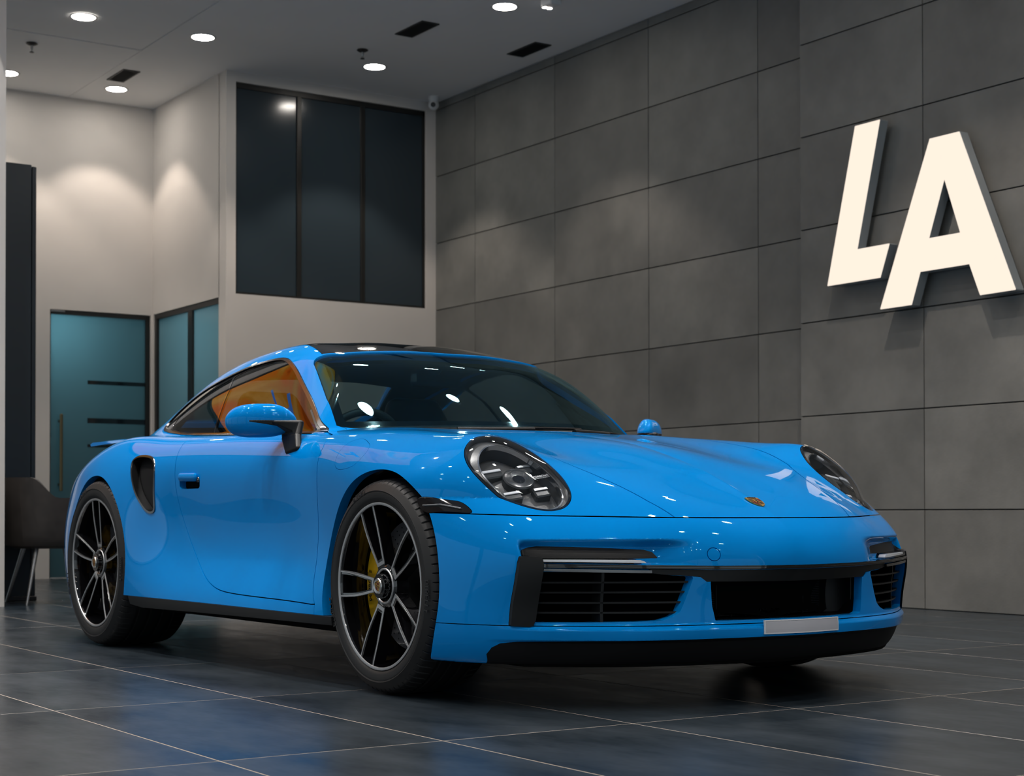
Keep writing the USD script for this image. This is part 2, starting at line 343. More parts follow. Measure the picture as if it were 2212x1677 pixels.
letter('sign_letter', [(-2.612, 2.927), (-2.398, 2.927), (-2.591, 2.174), (-2.324, 2.174), (-2.402, 1.975), (-2.857, 1.975)], None, 'glowing warm white letter L on the grey tiled wall')
letter('sign_letter', [(-2.01, 2.738), (-1.783, 2.738), (-1.384, 1.79), (-1.641, 1.787), (-1.718, 1.971), (-2.083, 1.971), (-2.152, 1.786), (-2.41, 1.785)], [(-1.898, 2.477), (-1.785, 2.162), (-2.013, 2.162)], 'glowing warm white letter A on the grey tiled wall')

# ================================================================ left edge: dark totem and chair
t = thing('display_totem', 'tall dark navy display totem behind the tub chair', 'totem', (-6.34, -.02, 0))
obj('body', box(-.10, 0, -.40, -.032, 0, 2.884, .004), 'dark_navy', t)
obj('edge_trim', box(-.095, -.002, -.03, 0, 0, 2.874, .004), 'dark_navy', t)
obj('base', box(-.16, .03, -.41, .001, 0, .03, .004), 'black_plastic', t)

ch = thing('tub_chair', 'dark brown leather tub chair on tapered metal legs beside the rear wheel', 'chair', (-5.99, -.03, 0), 90)
th = np.linspace(-2.15, 2.15, 61)
def shell_pt(a, s, off):
    # a: angle round the tub (0 = back), s: 0 bottom .. 1 rim
    rx, ry = .31 + off, .30 + off
    flare = .84 + .16 * s ** .5
    back = min(1.0, max(0.0, (math.cos(a) - .15) / .50)); back = back * back * (3 - 2 * back)
    top = .672 + .128 * back
    z = .37 + (top - .37) * s
    return (-math.cos(a) * rx * flare, math.sin(a) * ry * flare, z)
rows = 14
def sheet(off): return np.array([[shell_pt(a, s, off) for a in th] for s in np.linspace(0, 1, rows)])
A, B = sheet(0.022), sheet(-.022)
nA = rows * len(th); fs = []
for i in range(rows - 1):
    for j in range(len(th) - 1):
        a, b, c_, d_ = i*61+j, i*61+j+1, (i+1)*61+j+1, (i+1)*61+j
        fs += [(a, b, c_), (a, c_, d_), (nA+a, nA+c_, nA+b), (nA+a, nA+d_, nA+c_)]
for j in range(60):
    for r_ in (0, rows - 1):
        a, b = r_*61+j, r_*61+j+1; fs += [(a, nA+b, b), (a, nA+a, nA+b)] if r_ == 0 else [(a, b, nA+b), (a, nA+b, nA+a)]
for i in range(rows - 1):
    for j in (0, 60):
        a, b = i*61+j, (i+1)*61+j; fs += [(a, b, nA+b), (a, nA+b, nA+a)] if j == 0 else [(a, nA+b, b), (a, nA+a, nA+b)]
tub = trimesh.Trimesh(np.vstack([A.reshape(-1, 3), B.reshape(-1, 3)]), np.array(fs), process=False); tub.fix_normals()
obj('shell', tub, 'chair_leather', ch, smooth=50)
obj('seat', lathe([(0, .352), (.22, .352), (.255, .368), (.268, .40), (.262, .45), (.24, .475), (0, .48)], 40), 'chair_leather', ch, smooth=40)
for sx in (-1, 1):
    for sy_ in (-1, 1):
        obj('leg', tube([(sx*.13, sy_*.13, .37), (sx*.22, sy_*.22, 0.0)], [.016, .008], 14), 'metal_grey', ch)
# ================================================================ the car: its body is an implicit surface, cut into panels
def table(xs, ys, rows, k=3):
    a = np.array(rows, float)
    return RectBivariateSpline(np.array(xs, float), np.array(ys, float), a, kx=min(k, len(xs)-1), ky=min(k, len(ys)-1), s=0)
def smax(a, b, k):
    h = np.maximum(k - np.abs(a - b), 0) / k
    return np.maximum(a, b) + h * h * h * k / 6
def smin(a, b, k):
    return -smax(-a, -b, k)
# half width of the lower body W(x, z)
WX = [-3.6, -3.2, -2.85, -2.45, -2.1, -1.8, -1.4, -0.95, -0.5, -0.25, 0.0, 0.25, 0.5, 0.8, 1.1]
WZ = [0.12, 0.25, 0.40, 0.55, 0.70, 0.80, 0.90, 1.0]
WT = [
 [0.629, 0.643, 0.654, 0.650, 0.637, 0.621, 0.601, 0.583],
 [0.764, 0.793, 0.807, 0.799, 0.770, 0.747, 0.723, 0.690],
 [0.879, 0.902, 0.911, 0.901, 0.875, 0.852, 0.798, 0.737],
 [0.933, 0.954, 0.954, 0.950, 0.936, 0.904, 0.836, 0.750],
 [0.921, 0.943, 0.945, 0.939, 0.925, 0.896, 0.829, 0.751],
 [0.910, 0.930, 0.898, 0.884, 0.891, 0.875, 0.816, 0.752],
 [0.899, 0.920, 0.874, 0.864, 0.873, 0.856, 0.801, 0.741],
 [0.899, 0.920, 0.871, 0.861, 0.871, 0.851, 0.791, 0.732],
 [0.902, 0.924, 0.890, 0.883, 0.888, 0.864, 0.790, 0.721],
 [0.899, 0.922, 0.915, 0.908, 0.908, 0.878, 0.800, 0.721],
 [0.901, 0.926, 0.928, 0.924, 0.917, 0.882, 0.809, 0.721],
 [0.903, 0.930, 0.934, 0.925, 0.907, 0.872, 0.799, 0.720],
 [0.894, 0.926, 0.929, 0.915, 0.892, 0.852, 0.779, 0.700],
 [0.884, 0.917, 0.921, 0.904, 0.879, 0.839, 0.769, 0.690],
 [0.872, 0.912, 0.912, 0.892, 0.871, 0.830, 0.760, 0.679]]
Wf = table(WX, WZ, WT)
# top of the lower body T(x, Y): hood, fender crowns, haunches
TX = [-3.6, -3.2, -2.8, -2.4, -2.0, -1.5, -1.0, -0.7, -0.4, -0.1, 0.15, 0.35, 0.5, 0.65, 0.80, 0.95, 1.1]
TY = [0.0, 0.25, 0.42, 0.55, 0.68, 0.80, 0.95]
TT = [
 [0.848, 0.827, 0.805, 0.780, 0.739, 0.668, 0.527],
 [0.883, 0.868, 0.852, 0.831, 0.800, 0.743, 0.649],
 [0.918, 0.909, 0.894, 0.876, 0.862, 0.830, 0.760],
 [0.925, 0.917, 0.910, 0.902, 0.893, 0.907, 0.844],
 [0.902, 0.898, 0.895, 0.897, 0.899, 0.894, 0.861],
 [0.881, 0.881, 0.882, 0.883, 0.886, 0.879, 0.840],
 [0.880, 0.882, 0.882, 0.882, 0.880, 0.869, 0.822],
 [0.882, 0.883, 0.883, 0.882, 0.874, 0.859, 0.805],
 [0.877, 0.872, 0.871, 0.872, 0.863, 0.846, 0.770],
 [0.842, 0.836, 0.831, 0.839, 0.844, 0.817, 0.720],
 [0.807, 0.795, 0.789, 0.810, 0.826, 0.784, 0.668],
 [0.760, 0.751, 0.745, 0.767, 0.788, 0.727, 0.603],
 [0.715, 0.709, 0.700, 0.689, 0.674, 0.627, 0.535],
 [0.656, 0.652, 0.636, 0.600, 0.570, 0.534, 0.449],
 [0.590, 0.588, 0.565, 0.521, 0.480, 0.436, 0.360],
 [0.519, 0.513, 0.487, 0.440, 0.390, 0.335, 0.253],
 [0.441, 0.431, 0.401, 0.353, 0.293, 0.231, 0.137]]
Tf = table(TX, TY, TT)
# front face F(Y, z): how far forward the nose reaches
FY = [0.0, 0.2, 0.4, 0.55, 0.7, 0.8, 0.88, 0.96]
FZ = [0.12, 0.2, 0.30, 0.42, 0.52, 0.62]
FT = [
 [0.893, 0.955, 0.946, 0.948, 0.934, 0.871],
 [0.867, 0.929, 0.928, 0.934, 0.909, 0.842],
 [0.817, 0.880, 0.883, 0.879, 0.853, 0.787],
 [0.753, 0.814, 0.813, 0.816, 0.782, 0.699],
 [0.643, 0.697, 0.709, 0.724, 0.682, 0.562],
 [0.542, 0.601, 0.616, 0.631, 0.583, 0.443],
 [0.406, 0.475, 0.481, 0.470, 0.415, 0.306],
 [0.199, 0.260, 0.253, 0.229, 0.176, 0.085]]
Ff = table(FY, FZ, FT)
# rear face
def Rf(Y, z): return -3.50 + 0.30*Y**2 - 0.05*(z-.5)
# greenhouse
GX = [-3.6, -3.0, -2.5, -2.0, -1.3, -0.7, -0.2]
GZ = [0.82, 0.95, 1.05, 1.15, 1.25, 1.33]
GT = [
 [0.582, 0.527, 0.471, 0.416, 0.360, 0.304],
 [0.645, 0.591, 0.537, 0.474, 0.410, 0.345],
 [0.705, 0.649, 0.600, 0.538, 0.465, 0.395],
 [0.757, 0.697, 0.645, 0.583, 0.505, 0.436],
 [0.778, 0.716, 0.661, 0.599, 0.520, 0.445],
 [0.780, 0.711, 0.650, 0.585, 0.510, 0.443],
 [0.773, 0.704, 0.639, 0.576, 0.499, 0.431]]
Gsf = table(GX, GZ, GT)
Zws = CubicSpline([-1.6, -1.03, -0.68, -0.33, 0.1, 0.4], [1.422, 1.218, 1.098, 0.870, 0.606, 0.413])
Zrf = CubicSpline([-3.7, -3.2, -2.9, -2.6, -2.3, -2.0, -1.65, -1.3, -1.05, -0.6], [0.592, 0.831, 0.957, 1.066, 1.165, 1.236, 1.272, 1.266, 1.212, 1.107])
CROWN = CubicSpline([0, .2, .35, .5, .6, .75], [0, 0.002, 0.013, 0.045, 0.131, 0.280], bc_type=((1, 0.0), (2, 0.0)))
AWS = 0.837
WEB = 0.02
def body_low(x, Y, z, W, T, F):
    s = smax(Y - W, z - T, 0.105)
    s = smax(s, x - F, 0.15)
    return smax(s, Rf(Y, z) - x, 0.18)
def ksmooth(x):
    t = np.clip((-1.95 - x) / 0.5, 0, 1); t = t*t*(3-2*t)
    return 0.016 + 0.15 * t
def field_pts(P):
    x, Y, z = P[:, 0], np.abs(P[:, 1]), P[:, 2]
    W = Wf.ev(x, z); T = Tf.ev(x, Y); F = Ff.ev(Y, z); G = Gsf.ev(x, z)
    lo = body_low(x, Y, z, W, T, F)
    lo = smax(lo, 0.13 - z, 0.02)
    g = smax(smax((Y - G)*.9, z - (Zrf(x) - CROWN(Y)), 0.075), (z - Zws(x + AWS*Y*Y))*.88, 0.018)
    g = smax(g, .6 - z, .01)
    return smin(lo, g, ksmooth(x))
def field_grid(xs, Ys, zs):
    W = Wf(xs, zs)[:, None, :]; T = Tf(xs, Ys)[:, :, None]; F = Ff(Ys, zs)[None]; G = Gsf(xs, zs)[:, None, :]
    x = xs[:, None, None]; Y = Ys[None, :, None]; z = zs[None, None]
    lo = body_low(x, Y, z, W, T, F)
    lo = smax(lo, 0.13 - z, 0.02)
    zr = (Zrf(xs)[:, None] - CROWN(Ys)[None])[:, :, None]
    zw = Zws(xs[:, None] + AWS*Ys[None]**2)[:, :, None]
    g = smax(smax((Y - G)*.9, z - zr, 0.075), (z - zw)*.88, 0.018)
    g = smax(g, .6 - z, .01)
    return smin(lo, g, ksmooth(x)).astype(np.float32)
def grad(P, e=1e-4):
    g = np.empty_like(P)
    for k in range(3):
        d = np.zeros(3); d[k] = e
        g[:, k] = (field_pts(P + d) - field_pts(P - d)) / (2*e)
    return g
def newton(P, level=0.0, n=3):
    for _ in range(n):
        g = grad(P); q = (g*g).sum(1)
        P = P - g * ((field_pts(P) - level*np.sqrt(q)) / np.maximum(q, 1e-6))[:, None]
    return P
# recess round the daytime lights in the bumper
def scoop(Y, z):
    st = lambda a, b, q: (lambda t: t*t*(3-2*t))(np.clip((q - a) / (b - a), 0, 1))
    zl = .428 + 0 * Y
    return .040 * st(.499, .470, z) * st(.400, zl, z) * st(.335, .47, Y) * st(.80, .775, Y)
def shelf(Y, z):
    st = lambda a, b, q: (lambda t: t*t*(3-2*t))(np.clip((q - a) / (b - a), 0, 1))
    return .020 * st(.254, .232, z) * st(.196, .206, z) * st(.86, .74, Y)
def relief(Y, z): return scoop(Y, z) - shelf(Y, z)
def field_car(P):
    return field_pts(P) + np.where(P[:, 0] > .36, relief(np.abs(P[:, 1]), P[:, 2]), 0)
def surface_nets(xs, Ys, zs, F):
    """Quads of the zero surface of F sampled on the grid (full width: Ys symmetric)."""
    nx, ny, nz = F.shape
    s = F < 0
    c = np.zeros((nx-1, ny-1, nz-1), np.int8)
    for a in (0, 1):
        for b in (0, 1):
            for d in (0, 1): c += s[a:nx-1+a, b:ny-1+b, d:nz-1+d]
    act = (c > 0) & (c < 8)
    idx = -np.ones(act.shape, np.int64); I = np.argwhere(act); idx[act] = np.arange(len(I))
    acc = np.zeros((len(I), 3)); cnt = np.zeros(len(I))
    i, j, k = I.T
    corner = {(a, b, d): F[i+a, j+b, k+d].astype(float) for a in (0, 1) for b in (0, 1) for d in (0, 1)}
    for p in corner:
        for ax in range(3):
            if p[ax] == 0:
                q = list(p); q[ax] = 1; q = tuple(q)
                f0, f1 = corner[p], corner[q]; m = (f0 < 0) != (f1 < 0)
                t = np.where(m, f0 / np.where(m, f0 - f1, 1), 0)
                pt = np.tile(np.array(p, float), (len(I), 1)); pt[:, ax] += t
                acc[m] += pt[m]; cnt[m] += 1
    P = I + acc / cnt[:, None]
    V = np.c_[np.interp(P[:, 0], np.arange(nx), xs), np.interp(P[:, 1], np.arange(ny), Ys), np.interp(P[:, 2], np.arange(nz), zs)]
    quads = []
    for ax in range(3):
        sl0 = [slice(1, -1)] * 3; sl1 = [slice(1, -1)] * 3
        sl0[ax] = slice(0, -1); sl1[ax] = slice(1, None)
        a, b = s[tuple(sl0)], s[tuple(sl1)]
        E = np.argwhere(a != b); flip = a[tuple(E.T)]
        o = [1, 1, 1]; o[ax] = 0
        E = E + np.array(o)
        u, v = [q for q in range(3) if q != ax]
        def cell(du, dv):
            q = E.copy(); q[:, u] += du; q[:, v] += dv; return idx[tuple(q.T)]
        q = np.stack([cell(-1, -1), cell(0, -1), cell(0, 0), cell(-1, 0)], 1)
        if ax == 1: q = q[:, ::-1]
        quads.append(np.where(flip[:, None], q, q[:, ::-1]))
    Q = np.vstack(quads)
    d1 = np.linalg.norm(V[Q[:, 0]] - V[Q[:, 2]], axis=1); d2 = np.linalg.norm(V[Q[:, 1]] - V[Q[:, 3]], axis=1)
    m = (d1 <= d2)[:, None]
    T = np.vstack([np.where(m, Q[:, [0, 1, 2]], Q[:, [0, 1, 3]]), np.where(m, Q[:, [0, 2, 3]], Q[:, [1, 2, 3]])])
    return V, T
@functools.lru_cache(None)
def body_solid(level, h, x0=-3.75, x1=1.06, with_scoop=True, z1=1.36):
    """The car's outer surface, moved outwards by level, as a closed Manifold."""
    xs = np.arange(x0, x1 + h, h); zs = np.arange(.06, z1, h)
    half = np.arange(h / 2, 1.03, h); Ys = np.r_[-half[::-1], half]
    F = field_grid(xs, half, zs)
    if with_scoop: F = F + (relief(half[:, None], zs[None])[None] * (xs > .36)[:, None, None]).astype(np.float32)
    F = np.concatenate([F[:, ::-1], F], 1) - np.float32(level)
    F[0] = F[-1] = 1; F[:, :, 0] = F[:, :, -1] = 1; F[:, 0] = F[:, -1] = 1
    V, T = surface_nets(xs, Ys, zs, F)
    fn = field_car if with_scoop else field_pts
    for _ in range(2):
        g = np.empty_like(V); e = 2e-4
        for k in range(3):
            d = np.zeros(3); d[k] = e; g[:, k] = (fn(V + d) - fn(V - d)) / (2*e)
        q = (g*g).sum(1); st = ((fn(V) - level * np.sqrt(q)) / np.maximum(q, .05))[:, None] * g
        n = np.linalg.norm(st, axis=1, keepdims=True); V = V - st * np.minimum(1, .6*h / np.maximum(n, 1e-9))
    t = trimesh.Trimesh(V, T, process=False)
    if t.volume < 0: t.invert()
    return to_man(t)
def skin_obj(name, man, mat_, parent, levels=(0.0,), fn=None, label=None, tol=1.5e-3, kind=None):
    """Defines a mesh cut from a body solid: where it still lies on that smooth surface its normals come from the field, elsewhere it is faceted."""
    fn = fn or field_car
    m = man.to_mesh(); V = np.asarray(m.vert_properties[:, :3], float); T = np.asarray(m.tri_verts, int)
    if len(T) == 0:
        print('EMPTY', name); return None
    g = np.empty_like(V); e = 3e-4
    for k in range(3):
        d = np.zeros(3); d[k] = e; g[:, k] = (fn(V + d) - fn(V - d)) / (2*e)
    L = np.linalg.norm(g, axis=1); n = g / np.maximum(L, 1e-9)[:, None]; f = fn(V) / np.maximum(L, .05)
    fnm = np.cross(V[T[:, 1]] - V[T[:, 0]], V[T[:, 2]] - V[T[:, 0]]); fa = np.linalg.norm(fnm, axis=1); fnm = fnm / np.maximum(fa, 1e-15)[:, None]
    skin = np.zeros(len(T), bool); sgn = np.ones(len(T))
    for lv in levels:
        near = (np.abs(f - lv) < tol)[T].all(1)
        dt = np.einsum('ij,ij->i', fnm, n[T].mean(1))
        ok = near & (np.abs(dt) > .72); skin |= ok; sgn = np.where(ok, np.sign(dt), sgn)
    skin |= False
    pts, nrm, tri = [], [], []
    for s in (1, -1):
        F = T[skin & (sgn == s)]
        if len(F):
            u, inv = np.unique(F, return_inverse=True); tri.append(inv.reshape(-1, 3) + sum(map(len, pts))); pts.append(V[u]); nrm.append(s * n[u])
    F = T[~skin]
    if len(F):
        u, inv = np.unique(F, return_inverse=True)
        v2, f2, n2 = meshkit.arrays(trimesh.Trimesh(V[u], inv.reshape(-1, 3), process=False), 30)
        tri.append(f2 + sum(map(len, pts))); pts.append(v2); nrm.append(n2)
    P, N, F = np.vstack(pts), np.vstack(nrm), np.vstack(tri)
    u = UsdGeom.Mesh.Define(stage, path_of(parent, name))
    from pxr import Vt
    u.CreatePointsAttr(Vt.Vec3fArray.FromNumpy(P.astype(np.float32))); u.CreateFaceVertexCountsAttr(Vt.IntArray.FromNumpy(np.full(len(F), 3, np.int32)))
    u.CreateFaceVertexIndicesAttr(Vt.IntArray.FromNumpy(F.astype(np.int32).ravel())); u.CreateSubdivisionSchemeAttr('none')
    u.CreateNormalsAttr(Vt.Vec3fArray.FromNumpy(N.astype(np.float32))); u.SetNormalsInterpolation('vertex')
    UsdShade.MaterialBindingAPI.Apply(u.GetPrim()).Bind(M[mat_])
    return setmeta(u.GetPrim(), label, kind=kind)
def spl(pts, n=120, closed=True):
    """A smooth closed (or open) curve through the points."""
    p = np.asarray(pts, float)
    if closed: p = np.vstack([p, p[:1]])
    t = np.r_[0, np.cumsum(np.linalg.norm(np.diff(p, axis=0), axis=1) ** .7)]
    c = CubicSpline(t, p, bc_type='periodic' if closed else 'not-a-knot')
    return c(np.linspace(0, t[-1], n, endpoint=not closed))
def round_poly(pts, r=.01):
    p = sg.Polygon(pts)
    return p.buffer(-r, quad_segs=6).buffer(2*r, quad_segs=6).buffer(-r, quad_segs=6) if r else p
def prism(poly, axis, a, b):
    """polygon extruded along an axis from a to b; y: polygon in (x, z); x: in (y, z); z: in (x, y)"""
    m = extrude(poly, b - a); v = m.vertices.copy(); h = v[:, 2] + a
    m.vertices = {'y': np.c_[v[:, 0], h, v[:, 1]], 'x': np.c_[h, v[:, 0], v[:, 1]], 'z': np.c_[v[:, 0], v[:, 1], h]}[axis]
    if m.volume < 0: m.invert()
    return to_man(m)
def both(poly, a, b):
    """a side-view (x, z) polygon cut through both flanks"""
    return prism(poly, 'y', a, b) + prism(poly, 'y', -b, -a)
def mirror(man): return man.mirror((0, 1, 0))
def flipY(poly): return shapely.affinity.scale(poly, -1, 1, origin=(0, 0)) 
def along(pts, n, depth_in, depth_out, grow=0.0):
    """3-D outline projected along n, as a prism; returns (Manifold, basis)"""
    n = np.asarray(n, float); n = n / np.linalg.norm(n); o = np.mean(pts, 0)
    u = np.cross([0, 0, 1.0], n); u /= np.linalg.norm(u); w = np.cross(n, u)
    q = np.c_[(pts - o) @ u, (pts - o) @ w]
    poly = sg.Polygon(q).buffer(0).buffer(grow)
    m = extrude(poly, depth_in + depth_out); v = m.vertices
    m.vertices = o + v[:, :1] * u + v[:, 1:2] * w + (v[:, 2:3] - depth_in) * n
    if m.volume < 0: m.invert()
    return to_man(m)
# ---------------------------------------------------------------- car materials
mat('car_paint', {'p': ('principled_bsdf', dict(base_color=(.0003, .205, .60), roughness=.018, ior=1.45, specular_ior_level=.38, specular_tint=(.45, .85, 1.0)))})
plain('gloss_black', (.004, .004, .005), .06, coat_weight=1.0, coat_roughness=.01)
plain('satin_black', (.0035, .004, .0048), .42, specular_ior_level=.35)
plain('matt_black', (.003, .003, .004), .7, specular_ior_level=.25)
plain('cavity_black', (.002, .002, .002), .9, specular_ior_level=.1)
plain('dark_chrome', (.16, .16, .165), .18, 1.0)
plain('silver', (.62, .62, .62), .26, 1.0)
plain('bright_silver', (.75, .76, .78), .12, 1.0)
plain('lamp_grey', (.10, .103, .107), .30)
plain('lamp_dark', (.05, .055, .06), .16, .3)
plain('gold', (.62, .36, .10), .28, .9)
plain('emblem_red', (.20, .012, .008), .3)
plain('emblem_black', (.006, .005, .004), .3)
plain('caliper_yellow', (.62, .36, .004), .35, coat_weight=.4)
plain('disc_grey', (.10, .10, .11), .35, .7)
plain('plate_grey', (.42, .42, .46), .5)
plain('white_print', (.65, .66, .68), .4)
plain('led_white', (.60, .63, .68), .2)
def glassmat(name, tint, ior=1.5, glossy=(1.0, 1.0, 1.0)):
    # a thin pane: mirror-like by Fresnel on its outer faces only (a straight-through pane has no inner total reflection)
    mat(name, {'f': ('fresnel', {'IOR': ior}), 'g0': ('geometry', {}), 'nb': ('math', {'math_type': 'subtract', 'value1': 1.0}), 'k': ('math', {'math_type': 'multiply'}),
               't': ('transparent_bsdf', {'color': tuple(c ** .5 for c in tint)}), 'g': ('glossy_bsdf', {'color': glossy, 'roughness': .0}), 'm': ('mix_closure', {})},
        [('g0.backfacing', 'nb.value2'), ('f.fac', 'k.value1'), ('nb.value', 'k.value2'), ('k.value', 'm.fac'), ('t.BSDF', 'm.closure1'), ('g.BSDF', 'm.closure2')], surface='m.closure')
glassmat('windscreen_glass', (.40, .58, .62), 1.5, (.5, .88, 1.0))
glassmat('side_glass', (.40, .46, .46))
glassmat('lamp_glass', (.93, .94, .95), 1.45)
glassmat('smoked_lens', (.22, .22, .23), 1.5)

car = thing('car', 'bright blue sports coupe with black roof and yellow brake calipers on the dark tiled floor', 'car', (0, 0, 0), 1.0104)
G = .0019                                   # half a panel gap

# solids of the body at several depths
CUTX = .40
half_space = lambda x0, x1: Manifold.cube((x1 - x0, 4, 4), False).translate((x0, -2, -1))
OUT = (body_solid(0, .0100) ^ half_space(-5, CUTX)) + (body_solid(0, .0060, .375, 1.03, True, .80) ^ half_space(CUTX, 2))
INN = body_solid(-.032, .028)
SKIN = lambda a, b, h=.016, x0=-3.75, sc=False: body_solid(a, h, x0, with_scoop=sc) - body_solid(b, h, x0, with_scoop=sc)
GLASS = SKIN(-.004, -.0085)
TRIM = SKIN(.0025, -.014)
NOSE = SKIN(.0035, -.045, .012, .1)          # front end without the recess, for lamps and trims set into it
DEEP = SKIN(-.10, -.112, .02, .1)
LINING = SKIN(-.0325, -.046, .026)

# outlines --------------------------------------------------------
AF, AR = (0.0, .345, .368), (-2.45, .360, .379)
def disc_y(x, z, r, a, b): return prism(sg.Point(x, z).buffer(r, quad_segs=32), 'y', a, b)
ARCH = sum([disc_y(x, z, r, .56, 1.2) + disc_y(x, z, r, -1.2, -.56) for x, z, r in (AF, AR)], Manifold())
DLO = sg.Polygon(spl([(-2.255, .931), (-2.305, .944), (-2.335, .970), (-2.325, 1.0), (-2.283, 1.037), (-2.189, 1.083), (-2.048, 1.122), (-1.854, 1.160), (-1.712, 1.183), (-1.565, 1.196), (-1.447, 1.198), (-1.373, 1.190), (-1.296, 1.167), (-1.199, 1.127), (-1.08, 1.067), (-.936, .991), (-.822, .925), (-.745, .880)], 160, False).tolist()
      + [(-.705, .857), (-.858, .863), (-1.219, .872), (-1.703, .890), (-1.983, .904), (-2.17, .920)])
QG = round_poly([(-2.181, .937), (-2.215, .955), (-2.213, .975), (-2.181, 1.011), (-2.088, 1.056), (-1.93, 1.104), (-1.812, 1.138), (-1.745, 1.08), (-1.706, 1.007), (-1.672, .929), (-1.648, .895), (-1.817, .903), (-2.066, .924)], .006)
DG = round_poly([(-1.796, 1.142), (-1.745, 1.154), (-1.628, 1.170), (-1.48, 1.179), (-1.373, 1.172), (-1.3, 1.155), (-1.224, 1.122), (-1.092, 1.056), (-.91, .962), (-.765, .872), (-.836, .871), (-1.187, .878), (-1.636, .894), (-1.66, .929), (-1.694, 1.007), (-1.733, 1.08)], .006)
wsx = lambda Y: -.365 - .805 * Y * Y
side = [(-.735, .668), (-.874, .635), (-1.068, .573), (-1.137, .552), (-1.157, .540), (-1.160, .526), (-1.147, .507), (-1.094, .451), (-1.075, .364), (-1.055, .239), (-1.040, .10), (-1.037, 0)]
half = [(wsx(Y), Y) for Y in np.linspace(0, .655, 14)] + side
WS = sg.Polygon(half + [(x, -Y) for x, Y in half[::-1] if Y > 0]).buffer(0)
rh = [(-1.052, 0), (-1.055, .10), (-1.07, .239), (-1.09, .364), (-1.107, .451), (-1.160, .503), (-1.225, .488), (-1.298, .472), (-1.444, .440), (-1.75, .405), (-2.02, .37), (-2.06, .30), (-2.08, 0)]
ROOF = sg.Polygon(rh + [(x, -Y) for x, Y in rh[::-1] if Y > 0]).buffer(0)
RW = round_poly([(-2.10, .36), (-2.10, -.36), (-2.45, -.47), (-2.72, -.44), (-2.76, 0), (-2.72, .44), (-2.45, .47)], .04)
hh = [(1.2, 0), (1.2, .30), (.86, .348), (.812, .362), (.716, .394), (.611, .417), (.509, .446), (.423, .476), (.391, .490), (.20, .527), (0, .560), (-.2, .590), (-.40, .615), (-.60, .63)]
hb = [(-.325 - .83 * Y * Y, Y) for Y in np.linspace(.61, 0, 14)]
HOOD = sg.Polygon(hh + hb + [(x, -Y) for x, Y in (hh + hb)[::-1] if Y > 0]).buffer(0)
COWL = sg.Polygon([(x, Y) for x, Y in hb] + [(x, -Y) for x, Y in hb[::-1]] + [(wsx(Y), Y) for Y in np.linspace(-.655, .655, 27)]).buffer(0)
SEAM = lambda d: sg.Polygon([(.10, .582 + d), (1.3, .5445 + d), (1.3, 0), (.10, 0)])
DOOR = sg.Polygon(spl([(-.474, .80), (-.457, .70), (-.452, .60), (-.455, .51), (-.456, .40), (-.447, .33), (-.428, .285)], 30, False).tolist() + [(-.414, .268)] +
      spl([(-.44, .2665), (-.869, .274), (-1.11, .279), (-1.238, .291), (-1.349, .323), (-1.443, .371), (-1.548, .446), (-1.625, .530), (-1.670, .619), (-1.690, .70), (-1.702, .78), (-1.73, .85)], 70, False).tolist() + [(-1.75, .893), (-1.72, .8985), (-1.219, .880), (-.86, .871), (-.735, .866), (-.64, .862), (-.52, .845)])
FEND = sg.Polygon([(-.414, .268), (-.414, .10), (1.3, .10), (1.3, 1.1), (-.735, .892), (-.64, .862), (-.52, .845), (-.474, .80), (-.457, .70), (-.452, .60), (-.455, .51), (-.456, .40), (-.447, .33), (-.428, .285)])
HLP = np.array([(.303, -.784, .758), (.284, -.766, .779), (.268, -.738, .799), (.262, -.710, .809), (.272, -.683, .813), (.288, -.655, .811), (.311, -.624, .802), (.345, -.598, .783), (.398, -.573, .751), (.455, -.562, .717), (.508, -.561, .685), (.552, -.569, .656), (.589, -.584, .631), (.609, -.602, .611), (.620, -.624, .596), (.620, -.650, .585), (.606, -.682, .581), (.577, -.713, .586), (.533, -.742, .599), (.482, -.768, .623), (.434, -.790, .656), (.391, -.803, .690), (.344, -.802, .727)])
HLN = (.607, -.189, .772)
HLC = spl(HLP, 120)
MKP = np.array([(.225, -.905, .617), (.324, -.867, .616), (.373, -.848, .610), (.407, -.840, .597), (.437, -.838, .5755), (.344, -.879, .577), (.262, -.905, .580)])
SI = sg.Polygon(spl([(-2.092, .770), (-2.098, .797), (-2.072, .813), (-2.017, .818), (-1.945, .811), (-1.893, .789), (-1.868, .740), (-1.864, .678), (-1.863, .615), (-1.868, .582), (-1.897, .573), (-1.935, .585), (-1.969, .611), (-2.010, .649), (-2.052, .704)], 90))
def front(pts): return sg.Polygon(pts)
def pair(poly, a=.35, b=1.3): return prism(poly, 'x', a, b) + prism(flipY(poly), 'x', a, b)
sgn = lambda pts: [(-Y, z) for Y, z in pts]
OPEN = round_poly(sgn([(.757, .404), (.644, .403), (.487, .399), (.452, .394), (.365, .388), (.375, .362), (.392, .319), (.407, .286), (.427, .272), (.457, .262), (.514, .259), (.641, .257), (.764, .257)]), .006)
BRKT = round_poly(sgn([(.800, .449), (.765, .449), (.757, .443), (.756, .425), (.760, .376), (.762, .303), (.764, .264), (.769, .246), (.777, .243), (.815, .245), (.813, .32), (.809, .394), (.805, .43)]), .004)
BTOP = round_poly(sgn([(.798, .440), (.779, .465), (.762, .474), (.744, .477), (.658, .475), (.568, .471), (.473, .466), (.452, .459), (.441, .441), (.521, .440), (.666, .440), (.757, .440)]), .002)
DRLU = round_poly(sgn([(.757, .443), (.666, .4425), (.51, .441), (.497, .436), (.485, .4235), (.509, .4245), (.668, .428), (.757, .429)]), .0015)
